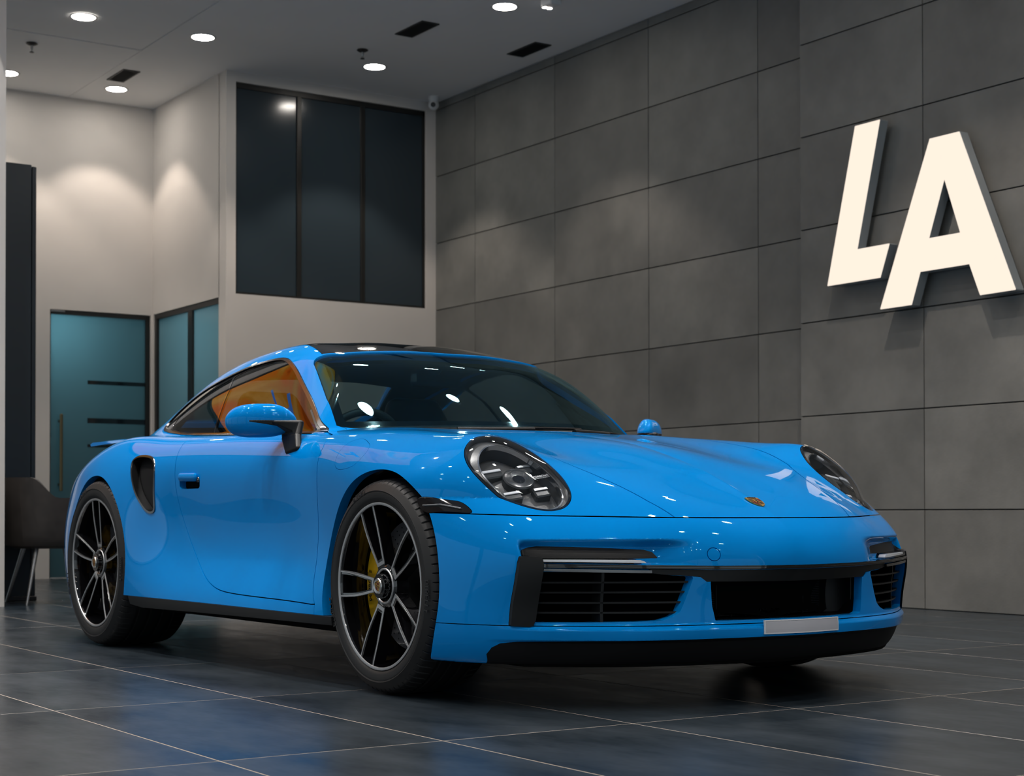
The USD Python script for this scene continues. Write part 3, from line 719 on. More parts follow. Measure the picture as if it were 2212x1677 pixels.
STRP = sg.Polygon([(-.757, .4275), (-.643, .4255), (-.51, .423), (-.29, .4185), (0, .4165), (.29, .4185), (.51, .423), (.643, .4255), (.757, .4275), (.757, .4165), (.643, .4145), (.51, .412), (.29, .4075), (0, .4055), (-.29, .4075), (-.51, .412), (-.643, .4145), (-.757, .4165)])
DRLL = round_poly(sgn([(.757, .4135), (.643, .4115), (.487, .4075), (.487, .399), (.643, .402), (.757, .4055)]), .001)
RADR = sg.Polygon([(-.487, .411), (-.29, .4065), (0, .4045), (.29, .4065), (.487, .411), (.487, .399), (.455, .394), (.40, .391), (.345, .386), (.326, .372), (0, .368), (-.326, .372), (-.345, .386), (-.40, .391), (-.455, .394), (-.487, .399)])
CENT = round_poly([(-.314, .373), (0, .371), (.314, .373), (.309, .30), (.300, .262), (.28, .257), (-.28, .257), (-.300, .257), (-.309, .30)], .004)
CHIN = sg.Polygon([(-.841, .160), (-.837, .180), (-.825, .193), (-.795, .199), (-.641, .203), (-.295, .206), (0, .207), (.295, .206), (.641, .203), (.795, .199), (.825, .193), (.837, .180), (.841, .160), (.80, .05), (-.80, .05)])
FLAP = spl([(-.202, -.836, .809), (-.236, -.826, .818), (-.282, -.826, .821), (-.317, -.851, .805), (-.325, -.881, .771), (-.317, -.898, .735), (-.284, -.905, .721), (-.231, -.906, .720), (-.165, -.9, .738), (-.146, -.875, .771), (-.165, -.851, .797)], 70)

# ---------------------------------------------------------------- cuts
S = OUT - INN
S = S - ARCH
S = S - both(sg.box(-2.3, -.1, .0, .2335), .5, 1.2) + Manifold()
S = S - both(DLO, .48, 1.2)
S = S - prism(WS, 'z', .80, 1.5)
S = S - prism(RW, 'z', .85, 1.5)
HLcut = along(HLC, HLN, .10, .12); S = S - HLcut - mirror(HLcut)
MKcut = along(spl(MKP, 60), (.33, -.841, .43), .05, .05); S = S - MKcut - mirror(MKcut)
S = S - both(SI, .70, 1.2)
S = S - pair(OPEN) - pair(BRKT) - pair(DRLL) - pair(DRLU) - prism(STRP.union(RADR).union(CENT), 'x', .5, 1.3)
S = S - prism(COWL, 'z', .78, .98)
S = S - prism(sg.box(-.152, .2165, .152, .2545), 'x', .80, 1.3).translate((0, 0, 0)) if False else S
black_top = S ^ pair(BTOP.buffer(-.0004)); S = S - pair(BTOP)
chin = S ^ prism(CHIN, 'x', .30, 1.3); S = S - prism(CHIN.buffer(.0008), 'x', .30, 1.3)
# small round cap and filler flap: fine rings cut into the panels
def ring_cut(pts3, n, depth=.006, w=.0013):
    return along(pts3, n, depth, .03, w) - along(pts3, n, depth + .01, .04, -w)
cap3 = np.array([(.902 + .02*np.cos(t)*.24, -.297 + .0205*np.cos(t), .4515 + .0205*np.sin(t)) for t in np.linspace(0, 2*np.pi, 40, endpoint=False)])
S = S - ring_cut(cap3, (.938, -.232, .256))
flap_full = along(FLAP, (.024, -.779, .627), .05, .06)
BP = both(SEAM(-.0016), .0, 1.3) if False else prism(SEAM(-.0016), 'y', -1.3, 1.3)
BPo = prism(SEAM(.0016), 'y', -1.3, 1.3)
bumper = S ^ BP
S = S - BPo
LIPZ = .2465
lip = bumper ^ Manifold.cube((2, 3, 1), True).translate((1.0, 0, LIPZ - .0012 - .5))
bumper = bumper - Manifold.cube((2, 3, 1), True).translate((1.0, 0, LIPZ + .0012 - .5))
hood = S ^ prism(HOOD.buffer(-G), 'z', .4, 1.2); S = S - prism(HOOD.buffer(G), 'z', .4, 1.2)
roof = S ^ prism(ROOF.buffer(-.0012), 'z', 1.0, 1.5); S = S - prism(ROOF.buffer(.0012), 'z', 1.0, 1.5)
doors, fenders = [], []
for s in (-1, 1):
    a, b = (-1.2, -.35) if s < 0 else (.35, 1.2)
    doors.append(S ^ prism(DOOR.buffer(-G), 'y', a, b))
    S = S - prism(DOOR.buffer(G), 'y', a, b)
for s in (-1, 1):
    a, b = (-1.2, -.02) if s < 0 else (.02, 1.2)
    fenders.append(S ^ prism(FEND.buffer(-.0004), 'y', a, b)); S = S - prism(FEND.buffer(.0012), 'y', a, b)
flap = fenders[0] ^ (along(FLAP, (.024, -.779, .627), .05, .06, -.0012)); fenders[0] = fenders[0] - flap_full
# door handle pockets
PK = round_poly([(-1.652, .708), (-1.652, .679), (-1.640, .671), (-1.482, .671), (-1.470, .679), (-1.470, .708)], .006)
pk = prism(PK, 'y', -1.2, -.845)
doors[0] = doors[0] - pk; doors[1] = doors[1] - mirror(pk)
def biggest(m, vmin=1e-6):
    return sum([q for q in m.decompose() if q.volume() > vmin], Manifold())
LV = (0.0, -.032)
skin_obj('body_shell', biggest(S, 1e-4), 'car_paint', car, LV)
skin_obj('front_bumper', biggest(bumper, 2e-5), 'car_paint', car, LV)
skin_obj('front_lip', biggest(lip, 2e-5), 'car_paint', car, LV)
skin_obj('hood', biggest(hood, 1e-4), 'car_paint', car, LV)
skin_obj('roof_panel', biggest(roof, 1e-4), 'gloss_black', car, LV, label='gloss black roof panel')
door_prims = []
for d in doors: door_prims.append(skin_obj('door', biggest(d, 1e-4), 'car_paint', car, LV))
for q in fenders: skin_obj('front_fender', biggest(q, 1e-5), 'car_paint', car, LV)
skin_obj('fuel_flap', flap, 'car_paint', car, LV)
for m in black_top.decompose():
    if m.volume() > 1e-6: skin_obj('bumper_recess_panel', m, 'satin_black', car, LV)
skin_obj('chin_spoiler', biggest(chin, 1e-5), 'matt_black', car, LV, label='black chin spoiler under the blue lip')
cut_in = both(DLO, .40, 1.2) + prism(WS, 'z', .8, 1.5) + prism(RW, 'z', .85, 1.5) + ARCH
lin = LINING - cut_in - Manifold.cube((3, 3, 3), True).translate((1.15, 0, 0)) - Manifold.cube((9, 3, .6), True)
skin_obj('cabin_lining', lin, 'matt_black', car, (-.0325, -.046))
skin_obj('cowl_panel', SKIN(-.012, -.024, .02, -1.2) ^ prism(COWL.buffer(-.001), 'z', .70, .98), 'satin_black', car, (-.012, -.024), field_pts)

# ---------------------------------------------------------------- glass
GL = (-.004, -.0085)
skin_obj('windscreen', GLASS ^ prism(WS.buffer(-.003), 'z', .8, 1.5), 'windscreen_glass', car, GL, field_pts, label='tinted windscreen')
frit = SKIN(-.0095, -.0125, .016, -1.3) ^ (prism(WS.buffer(-.003), 'z', .8, 1.5) - prism(round_poly(list(WS.buffer(-.034).exterior.coords), .02), 'z', .7, 1.6))
skin_obj('windscreen_border', frit, 'gloss_black', car, (-.0095, -.0125), field_pts, label='black band round the windscreen')
skin_obj('rear_window', GLASS ^ prism(RW.buffer(-.003), 'z', .85, 1.5), 'side_glass', car, GL, field_pts)
for s in (-1, 1):
    a, b = (-1.2, -.45) if s < 0 else (.45, 1.2)
    skin_obj('side_window', GLASS ^ prism(DG, 'y', a, b), 'side_glass', car, GL, field_pts)
    skin_obj('quarter_window', GLASS ^ prism(QG, 'y', a, b), 'side_glass', car, GL, field_pts)
    inner = DLO.buffer(-.011)
    skin_obj('window_trim', TRIM ^ prism(DLO.buffer(-.0012).difference(inner), 'y', a, b), 'dark_chrome', car, (.0025, -.014), field_pts, label='dark chrome strip round the side windows')
    seal = inner.buffer(-.0006).difference(QG.buffer(.0006)).difference(DG.buffer(.0006))
    skin_obj('window_seal', SKIN(-.0025, -.012, .016) ^ prism(seal, 'y', a, b), 'gloss_black', car, (-.0025, -.012), field_pts)
    bar = sg.LineString([(-.845, .905), (-.79, .872)]).buffer(.004).union(sg.LineString([(-.93, .957), (-.835, .872)]).buffer(.0045))
    skin_obj('mirror_sail_bar', SKIN(.001, -.012, .016, -1.3) ^ prism(sg.LineString([(-.905, .955), (-.765, .873)]).buffer(.003), 'y', a, b), 'satin_black', car, (.001, -.012), field_pts)

# ---------------------------------------------------------------- lamps
def lamp_parts(s):
    fl = (lambda m: m) if s < 0 else mirror
    H = thing('headlight', None, None, parent=car)
    band = lambda a, b, h=.012: SKIN(a, b, h, .1)
    P = lambda g0, d0=.16, d1=.15: along(HLC, HLN, d0, d1, g0)
    lens = (band(.0045, .0005)) ^ P(-.0022)
    skin_obj('lens', fl(lens), 'lamp_glass', H, (.0045, .0005), field_pts)
    bez = band(.0005 - .0015, -.026) ^ (P(-.002) - P(-.0095))
    skin_obj('bezel', fl(bez), 'gloss_black', H, (-.001, -.026), field_pts)
    # grey outer ring and the dark bowl, offset towards the wing
    c = HLC.mean(0)
    inn = HLC + (c - HLC) * np.linspace(0, 0, len(HLC))[:, None]
    u = np.array([.52, .25, -.60]) / np.linalg.norm([.52, .25, -.60])
    q = c + (HLC - c) * .80 + u * .016
    ring = band(-.020, -.030) ^ (P(-.007) - along(q, HLN, .16, .15, 0))
    skin_obj('reflector_ring', fl(ring), 'lamp_grey', H, (-.020, -.030), field_pts)
    q2 = c + (HLC - c) * .78 + u * .016
    rim = band(-.017, -.034) ^ (along(q, HLN, .16, .15, .0012) - along(q2, HLN, .17, .16, .0))
    skin_obj('inner_rim', fl(rim), 'bright_silver', H, (-.017, -.034), field_pts)
    wall = band(-.03, -.085) ^ (along(q, HLN, .16, .15, .004) - along(q, HLN, .17, .16, .0))
    skin_obj('bowl_wall', fl(wall), 'lamp_dark', H, (-.03, -.085), field_pts)
    floor_ = band(-.075, -.085) ^ along(q, HLN, .16, .15, .003)
    skin_obj('bowl_floor', fl(floor_), 'lamp_grey', H, (-.075, -.085), field_pts)
    # projector and four light modules, in the lamp's own axes (ax to the car's left, ay up the lens)
    n = np.array(HLN) / np.linalg.norm(HLN); ax = np.array([0, 1.0, 0]) - n * n[1]; ax /= np.linalg.norm(ax); ay = np.cross(n, ax)
    def place(m, off, d):
        m = tm(m).copy(); v = m.vertices
        m.vertices = c + (v[:, :1] + off[0]) * ax + (v[:, 1:2] + off[1]) * ay + (v[:, 2:3] + d) * n
        if m.volume < 0: m.invert()
        if s > 0: m.vertices = m.vertices * [1, -1, 1]; m.invert()
        return m
    pc = (.014, .004)
    obj('projector', place(lathe([(0, -.05), (.050, -.05), (.050, .0), (.046, .004), (.040, .002), (0, -.004)], 40), pc, -.030), 'lamp_dark', H)
    th_ = np.linspace(0, np.pi / 2, 10)
    obj('projector_lens', place(lathe([(.041 * math.sin(t), -.004 + .026 * math.cos(t)) for t in th_] + [(0, -.004)], 40), pc, -.032), 'lamp_glass', H)
    obj('projector_eye', place(lathe([(0, .0), (.032, .0), (.036, -.008), (0, -.008)], 32), pc, -.031), 'gloss_black', H)
    for (o, w_, h_) in (((-.058, .052), .040, .019), ((-.038, -.060), .030, .018), ((.058, .052), .024, .018), ((.060, -.064), .026, .020)):
        obj('light_module', place(box(-w_, w_, -h_, h_, -.035, 0, .004), o, -.034), 'lamp_dark', H)
        obj('light_bar', place(box(-w_ * .9, w_ * .9, h_ * .15, h_ * .75, 0, .004, .001), o, -.034), 'led_white' if o[0] < 0 else 'metal_grey', H)
    tx = meshkit.text_mesh('PORSCHE', .0080, .001, True); tx.apply_translation(-tx.bounds.mean(0))
    t2 = meshkit.text_mesh('LED MATRIX SYSTEM', .0036, .001); t2.apply_translation(-t2.bounds.mean(0) - [0, .0085, 0])
    w_ = join([tx, t2]); v = w_.vertices.copy()
    o3 = c + ax * .078 - ay * .012 + n * (-.018); n_ = n
    if s > 0:
        o3 = o3 * [1, -1, 1]; n_ = n * [1, -1, 1]
    lx = np.array([0, 1.0, 0]) - n_ * n_[1]; lx /= np.linalg.norm(lx); ly = np.cross(n_, lx)
    w_.vertices = o3 + v[:, :1] * lx + v[:, 1:2] * ly + v[:, 2:3] * n_
    obj('lettering', w_, 'white_print', H, smooth=False)
    cover = band(-.030, -.034) ^ along(q + ax * .0, HLN, .16, .15, -.001)
    # side marker lamp
    mk = SKIN(.001, -.02, .012, .1) ^ along(spl(MKP, 60), (.33, -.841, .43), .05, .05, -.0015)
    K = thing('side_marker', None, None, parent=car)
    skin_obj('lens', fl(mk), 'gloss_black', K, (.001, -.02), field_pts)
    mid = [(.262, -.905, .600), (.324, -.872, .598), (.40, -.846, .585)]
    obj('light_strip', tube([(x, Y * (-1 if s > 0 else 1) + (-.006 if s < 0 else .006), z) for x, Y, z in newton(np.array(mid))], .0028, 8), 'metal_grey', K)
    return H
HEAD = [lamp_parts(-1), lamp_parts(1)]
NS = (.0035, -.045)
for s in (-1, 1):
    fp = (lambda p: p) if s < 0 else flipY
    w_ = 'right' if s < 0 else 'left'
    skin_obj('daytime_light', NOSE ^ prism(fp(DRLU.buffer(-.0004)), 'x', .5, 1.3), 'lamp_glass', car, NS, field_pts)
    core = SKIN(-.004, -.03, .012, .4) ^ prism(fp(DRLU.buffer(-.004)), 'x', .5, 1.3)
    skin_obj('daytime_light_core', core, 'led_white', car, (-.004, -.03), field_pts)
    skin_obj('daytime_light', NOSE ^ prism(fp(DRLL.buffer(-.0003)), 'x', .5, 1.3), 'dark_chrome', car, NS, field_pts)
    skin_obj('intake_bracket', SKIN(.007, -.05, .012, .1) ^ prism(fp(BRKT.buffer(-.0008)), 'x', .35, 1.3), 'satin_black', car, (.007, -.05), field_pts)
    # intake: dark wall far back, three long slats and an upright
    g = thing('side_grille', None, None, parent=car)
    skin_obj('radiator', DEEP ^ prism(fp(OPEN.buffer(.02)), 'x', .3, 1.3), 'cavity_black', g, (-.10, -.112), field_pts)
    tun = SKIN(-.03, -.105, .016, .1) ^ (prism(fp(OPEN.buffer(.006)), 'x', .3, 1.3) - prism(fp(OPEN.buffer(.001)), 'x', .3, 1.3))
    skin_obj('duct', tun, 'cavity_black', g, (-.03, -.105), field_pts)
    sl = SKIN(-.016, -.05, .014, .1) ^ prism(fp(OPEN.buffer(.001)), 'x', .3, 1.3)
    for zc in (.372, .343, .313, .284):
        skin_obj('slat', sl ^ Manifold.cube((3, 3, .0052), True).translate((1, 0, zc)), 'satin_black', g, (-.016, -.05), field_pts)
    skin_obj('upright', sl ^ Manifold.cube((3, .007, 1), True).translate((1, s * .603, .3)), 'satin_black', g, (-.016, -.05), field_pts)
skin_obj('bumper_strip', SKIN(.006, -.04, .012, .3) ^ prism(STRP.buffer(-.0004), 'x', .5, 1.3), 'gloss_black', car, (.006, -.04), field_pts, label='black strip across the bumper between the lights')
for k, zz in enumerate((.0035, -.0035)):
    skin_obj('strip_rib', SKIN(.0085, .0, .012, .3) ^ prism(shapely.affinity.translate(STRP.buffer(-.0046), 0, zz * .8), 'x', .5, 1.3), 'satin_black', car, (.0085, .0), field_pts)
skin_obj('radar_panel', SKIN(-.004, -.04, .012, .3) ^ prism(RADR.buffer(-.0006), 'x', .5, 1.3), 'satin_black', car, (-.004, -.04), field_pts)
# centre intake: back wall with fine fins, uprights and two curved cheeks
g = thing('center_grille', None, None, parent=car)
skin_obj('radiator', SKIN(-.13, -.14, .02, .3) ^ prism(CENT.buffer(.02), 'x', .3, 1.3), 'cavity_black', g, (-.13, -.14), field_pts)
skin_obj('duct', SKIN(-.03, -.135, .016, .3) ^ (prism(CENT.buffer(.006), 'x', .3, 1.3) - prism(CENT.buffer(.001), 'x', .3, 1.3)), 'satin_black', g, (-.03, -.135), field_pts)
for s in (-1, 1):
    t_ = np.linspace(0, np.pi / 2, 12)
    prof = [(.86 - .10 * math.sin(a), s * (.312 - .085 * (1 - math.cos(a)))) for a in t_]
    pl = sg.LineString(prof).buffer(.003)
    m = prism(pl, 'z', .258, .371); skin_obj('cheek', m, 'satin_black', g, (), field_pts)
for yy in (-.20, -.14, -.08, -.02, .04, .10, .16): obj('upright', box(.795, .802, yy - .0015, yy + .0015, .258, .371), 'satin_black', g, smooth=False)
obj('fin', join([box(.792, .797, -.235, .235, z - .0008, z + .0008) for z in np.arange(.262, .370, .0055)]), 'satin_black', g, smooth=False, kind='stuff')

# number plate bent round the lip
pp = sg.box(-.150, .2165, .150, .2535)
skin_obj('number_plate', max((SKIN(.0245, .0212, .012, .7) ^ prism(pp, 'x', .7, 1.3)).decompose(), key=lambda q: q.volume()), 'plate_grey', car, (.0245, .0212), field_pts, label='blank grey number plate')
skin_obj('plate_frame', SKIN(.0252, .0205, .012, .7) ^ prism(pp.buffer(.0022, join_style=2).difference(pp.buffer(-.0008)), 'x', .7, 1.3), 'white_print', car, (.0252, .0205), field_pts, label='white plate edge')
# side intakes behind the doors
for s in (-1, 1):
    a, b = (-1.2, -.6) if s < 0 else (.6, 1.2)
    g = thing('side_intake', None, None, parent=car)
    skin_obj('intake_trim', SKIN(.004, -.03, .012) ^ prism(SI.buffer(-.0003).difference(SI.buffer(-.009)), 'y', a, b), 'dark_chrome', g, (.004, -.03), field_pts, label='dark chrome rim')
    outer, innerp = SI.buffer(-.006), shapely.affinity.translate(SI.buffer(-.022), -.05, -.0)
    A_ = np.array(outer.exterior.coords)[:-1]; N_ = 60
    ring0 = np.array([outer.exterior.interpolate(k / N_, normalized=True).coords[0] for k in range(N_)])
    ring1 = np.array([innerp.exterior.interpolate(k / N_, normalized=True).coords[0] for k in range(N_)])
    rings = [np.c_[ring0[:, 0], np.full(N_, s * .885), ring0[:, 1]], np.c_[(ring0 + ring1)[:, 0] / 2, np.full(N_, s * .845), (ring0 + ring1)[:, 1] / 2], np.c_[ring1[:, 0], np.full(N_, s * .775), ring1[:, 1]]]
    # front wall of the duct catches light
    V = np.vstack(rings); F = []
    for r_ in range(2):
        for k in range(N_):
            k2 = (k + 1) % N_; F += [(r_*N_+k, r_*N_+k2, (r_+1)*N_+k2), (r_*N_+k, (r_+1)*N_+k2, (r_+1)*N_+k)]
    V = np.vstack([V, rings[2].mean(0)]); F += [(2*N_+k, 2*N_+(k+1) % N_, 3*N_) for k in range(N_)]
    obj('duct', trimesh.Trimesh(V, np.array(F), process=False), 'gloss_black', g, smooth=40)
# side skirts and underbody
for s in (-1, 1):
    a, b = (-1.2, -.6) if s < 0 else (.6, 1.2)
    skin_obj('side_skirt', SKIN(.006, -.05, .014) ^ prism(sg.Polygon([(-2.035, .2325), (-.285, .2325), (-.285, .204), (-.60, .203), (-1.9, .190), (-2.02, .20)]), 'y', a, b), 'satin_black', car, (.006, -.05), field_pts, label='black side skirt')
pl_ = [(float(Ff(abs(Y), .2)[0, 0]) - .05, Y) for Y in np.linspace(-.76, .76, 41)]
ub = [extrude(sg.Polygon(pl_ + [(.40, .76), (.40, -.76)]).buffer(0), .035).apply_translation((0, 0, .124)), box(-2.02, -.42, -.80, .80, .165, .21, .015), box(-.45, .45, -.54, .54, .15, .21, .01), box(-2.9, -2.0, -.54, .54, .15, .25, .02), box(-3.25, -2.86, -.66, .66, .18, .28, .02)]
obj('underbody', join(ub), 'cavity_black', car)
for x, z, r in (AF, AR):
    for s in (-1, 1):
        r1, r2, a, b = r + .008, r + .001, .565, .84
        prof = [(0, .565), (r2, .565), (r2, b), (r1, b), (r1, .558), (0, .558)]
        m = trimesh.creation.revolve(np.array(prof), sections=72)
        v = m.vertices.copy(); m.vertices = np.c_[x + v[:, 0], s * v[:, 2], z + v[:, 1]]
        m = to_man(m) if m.volume > 0 else to_man(m.copy().__class__(m.vertices, m.faces[:, ::-1], process=False))
        m = m - Manifold.cube((3, 3, .4), True).translate((x, 0, -.03))
        obj('wheel_liner', m, 'cavity_black', car, smooth=40)
# rear wing
wing = []
for k, Y in enumerate(np.linspace(-.66, .66, 41)):
    t_ = abs(Y) / .66; xb = -2.93 - .04 * t_**2; xe = -3.40 + .14 * t_**3; top = .938 - .010 * t_**2 - .012 * max(0, t_ - .85) / .15; thk = .030 * (1 - .55 * t_**4)
    p = [(xb, top - .012), (xb - .10, top - .001), ((xb+xe)/2, top), (xe + .03, top), (xe, top - .008), (xe + .01, top - .018), ((xb+xe)/2, top - thk), (xb - .08, top - thk)]
    wing.append([(x, Y, z) for x, z in p])
wing = np.array(wing); n_ = wing.shape[1]; F = []
for i in range(len(wing) - 1):
    for j in range(n_):
        j2 = (j + 1) % n_; F += [(i*n_+j, i*n_+j2, (i+1)*n_+j2), (i*n_+j, (i+1)*n_+j2, (i+1)*n_+j)]
F += [(0, j + 1, j) for j in range(1, n_ - 1)] + [((len(wing)-1)*n_, (len(wing)-1)*n_+j, (len(wing)-1)*n_+j+1) for j in range(1, n_ - 1)]
wg = trimesh.Trimesh(wing.reshape(-1, 3), np.array(F), process=False); wg.fix_normals()
obj('rear_wing', wg, 'car_paint', car, smooth=40)
# ---------------------------------------------------------------- wheels
def bend_text(text, h, r, a0, depth=.0008, inward=False):
    """raised lettering on an arc of radius r centred at angle a0 (x-z plane, seen from outside), as (V, F) in (x, z, out)"""
    t = meshkit.text_mesh(text, h, depth, True)
    v = t.vertices.copy(); v[:, 0] -= t.bounds[:, 0].mean()
    a = a0 - v[:, 0] / r; rr = r + v[:, 1] - h / 2
    t.vertices = np.c_[rr * np.cos(a), rr * np.sin(a), v[:, 2]]
    return t
def crest(w, h):
    """shield emblem in the xy plane, facing +z: gold plate, dark and red bands in two quarters, antlers in the others, a small shield with a black horse"""
    sh = sg.Polygon([(-.5*w, .42*h), (-.25*w, .46*h), (0, .5*h), (.25*w, .46*h), (.5*w, .42*h), (.5*w, .05*h), (.42*w, -.18*h), (.25*w, -.37*h), (0, -.5*h), (-.25*w, -.37*h), (-.42*w, -.18*h), (-.5*w, .05*h)])
    inn = sh.buffer(-.035*w)
    d = .05 * w
    base = extrude(sh, d)
    q1 = inn.intersection(sg.box(0.02*w, .03*h, w, .27*h)); q2 = inn.intersection(sg.box(-w, -h, -.02*w, -.02*h))
    red, blk = [], []
    for q in (q1, q2):
        x0, y0, x1, y1 = q.bounds; n = 5
        for k in range(n):
            st = q.intersection(sg.box(x0 + (x1-x0)*k/n, y0, x0 + (x1-x0)*(k+.72)/n, y1))
            if not st.is_empty: (blk if k % 2 == 0 else red).append(st)
    q3 = [sg.LineString([(-.44*w, y), (-.25*w, y - .03*h), (-.08*w, y + .01*h)]).buffer(.018*w) for y in (.24*h, .155*h, .07*h)]
    q4 = [sg.LineString([(.08*w, y), (.22*w, y - .02*h), (.36*w, y + .02*h)]).buffer(.018*w) for y in (-.07*h, -.15*h, -.23*h)]
    cs = sg.Polygon([(-.17*w, .16*h), (.17*w, .16*h), (.17*w, -.02*h), (.09*w, -.12*h), (0, -.17*h), (-.09*w, -.12*h), (-.17*w, -.02*h)])
    hs = sg.Polygon([(-.09*w, -.10*h), (-.02*w, -.04*h), (-.06*w, .04*h), (-.02*w, .12*h), (.05*w, .13*h), (.09*w, .08*h), (.03*w, .06*h), (.05*w, -.02*h), (.10*w, -.05*h), (.02*w, -.08*h), (-.02*w, -.13*h)])
    txt = meshkit.text_mesh('PORSCHE', .075*h, .02*w, True); txt.apply_translation((-txt.bounds[:, 0].mean(), .345*h, d))
    top = lambda polys, e: join([extrude(p, e).apply_translation((0, 0, d)) for p in polys if not p.is_empty])
    return dict(plate=(base, 'gold'), red_bands=(top(red, .015*w), 'emblem_red'), black_bands=(top(blk, .015*w), 'emblem_black'), antlers=(top([q.intersection(inn) for q in q3 + q4], .012*w), 'emblem_black'),
                small_shield=(extrude(cs, .03*w).apply_translation((0, 0, d)), 'gold'), horse=(extrude(hs.buffer(0), .045*w).apply_translation((0, 0, d)), 'emblem_black'), lettering=(txt, 'emblem_black'))
def wheel(name_label, cx, cz, s, R, rim, wid, ylip, a0, front_):
    """One wheel with tyre at (cx, s*.., cz). R tyre radius, rim lip radius, wid tyre width, ylip how far out the rim lip stands."""
    W_ = thing('wheel', None, None, (cx, 0, cz), parent=car)
    def put(m, flip=False):
        """(x, z, out) coordinates to the wheel's place: out is towards the outside of the car"""
        m = tm(m).copy(); v = m.vertices
        m.vertices = np.c_[v[:, 0] * 1.0, s * v[:, 2], v[:, 1]]
        if m.volume < 0: m.invert()
        return m
    yo = ylip + .002; yi = yo - wid; c_ = (yo + yi) / 2; h_ = wid / 2
    # tyre: profile from inner bead over the tread to the outer bead; sipes cut into the shoulders
    pr = [(rim - .010, yi + .018), (rim + .012, yi + .004), (rim + .045, yi - .004), (R - .035, yi + .000), (R - .018, yi + .008), (R - .008, yi + .020), (R - .003, yi + .040)]
    tread = []
    gro = [-.62, -.21, .21, .62] if not front_ else [-.58, -.2, .2, .58]
    for g_ in gro:
        y = c_ + g_ * h_ * .80
        tread += [(R, y - .0085), (R - .006, y - .0065), (R - .006, y + .0065), (R, y + .0085)]
    pr += tread + [(R - .003, yo - .040), (R - .008, yo - .020), (R - .0135, yo - .012), (R - .020, yo - .007), (R - .036, yo + .002), (R - .040, yo + .0045), (R - .044, yo + .0025), (rim + .030, yo + .004), (rim + .016, yo + .003), (rim + .008, yo - .001), (rim + .002, yo - .006), (rim - .008, yo - .014)]
    n_s, per = 74, 8
    N = n_s * per; ang = np.arange(N) * 2 * np.pi / N
    pr = np.array(pr); V = []
    for (r, y) in pr:
        rr = np.full(N, r)
        near = abs(y - c_) / h_
        if r > R - .019 and near > .55: rr = np.where((np.arange(N) + (int(near * 3))) % per == 0, r - .0045, r)
        V.append(np.c_[rr * np.cos(ang), rr * np.sin(ang), np.full(N, y)])
    V = np.vstack(V); F = []
    i_, k_ = np.meshgrid(np.arange(len(pr) - 1), np.arange(N), indexing='ij'); k2 = (k_ + 1) % N
    q = np.stack([i_*N+k_, i_*N+k2, (i_+1)*N+k2, (i_+1)*N+k_], -1).reshape(-1, 4)
    T = np.vstack([q[:, [0, 1, 2]], q[:, [0, 2, 3]]])
    v = np.c_[V[:, 0], s * V[:, 2], V[:, 1]]
    t = trimesh.Trimesh(v, T if s > 0 else T[:, ::-1], process=False)
    flat = v[:, 2] < -cz + .0005; v2 = v.copy(); v2[flat, 2] = -cz + .0005; t.vertices = v2
    obj('tire', t, 'tire_rubber', W_, smooth=28)
    for txt, hh, aa in ((('P ZERO', .017, math.pi * .62), ('PIRELLI', .019, -math.pi * .02), ('PIRELLI', .019, math.pi * 1.1)) if s < 0 else ()):
        m = bend_text(txt, hh, (R + rim) / 2 + .004, aa, .0012); m.vertices[:, 2] += yo + .0034
        obj('tire_lettering', put(m), 'tire_letter', W_, smooth=False)
    # rim barrel and lip
    obj('rim', put(lathe([(rim + .001, ylip - .0035), (rim + .001, ylip - .012), (rim - .010, ylip - .030), (rim - .016, ylip - .075), (rim - .022, ylip - .150), (rim - .024, yi + .03), (rim - .006, yi + .015), (rim - .006, yi + .010), (rim - .028, yi + .028), (rim - .028, ylip - .150), (rim - .022, ylip - .070), (rim - .013, ylip - .014), (rim - .0075, ylip - .0035), (rim + .001, ylip - .0035)], 96)), 'gloss_black', W_)
    obj('rim_lip', put(lathe([(rim + .0015, ylip - .004), (rim + .001, ylip - .001), (rim - .003, ylip), (rim - .0075, ylip - .0015), (rim - .0085, ylip - .0045), (rim + .0015, ylip - .004)], 96)), 'machined_silver', W_, label='machined silver rim edge')
    # spokes: five split pairs, dark body with a machined face outlining each pair
    hubr = .072
    face = lambda r: ylip - .004 - .020 * (1 - (max(r - hubr, 0) / (rim - hubr))) ** 1.3
    for k in range(5):
        a = math.radians(a0 + 72 * k)
        def edge(sg_, w, r0, r1, n=14):
            P = []
            for r in np.linspace(r0, r1, n):
                u = max(0.0, (r - hubr) / (rim - hubr))
                half = .0205 + .0205 * u ** 1.15 + .0065 * math.sin(math.pi * u)
                P.append((r, sg_ * (half + w)))
            return P
        ro = rim - .004
        ca, sa = math.cos(a), math.sin(a)
        def solid(poly, d0, d1, top_shift):
            """polygon in (r, tangent): top follows the dished face, d0 above / d1 below it"""
            poly = poly.simplify(.0002)
            m = extrude(poly, 1.0); 
            m = m.subdivide_to_size(.03) if False else m
            v = m.vertices.copy(); r = v[:, 0]
            y = np.array([face(max(q, hubr * .7)) for q in r])
            out = np.where(v[:, 2] > .5, y + d0, y - d1)
            m.vertices = np.c_[v[:, 0] * ca - v[:, 1] * sa, v[:, 0] * sa + v[:, 1] * ca, out]
            return m
        arms = sg.Polygon(edge(1, .0035, hubr, ro) + edge(1, -.010, hubr + .012, ro)[::-1]).union(sg.Polygon(edge(-1, .0035, hubr, ro) + edge(-1, -.010, hubr + .012, ro)[::-1])).union(sg.Polygon([(hubr - .014, -.024), (hubr + .016, -.0225), (hubr + .016, .0225), (hubr - .014, .024)]))
        obj('spoke', put(solid(arms.buffer(0), -.0012, .042, 0)), 'gloss_black', W_, smooth=25)
        w_ = lambda r: .0078 - .0035 * (r - hubr) / (rim - hubr)
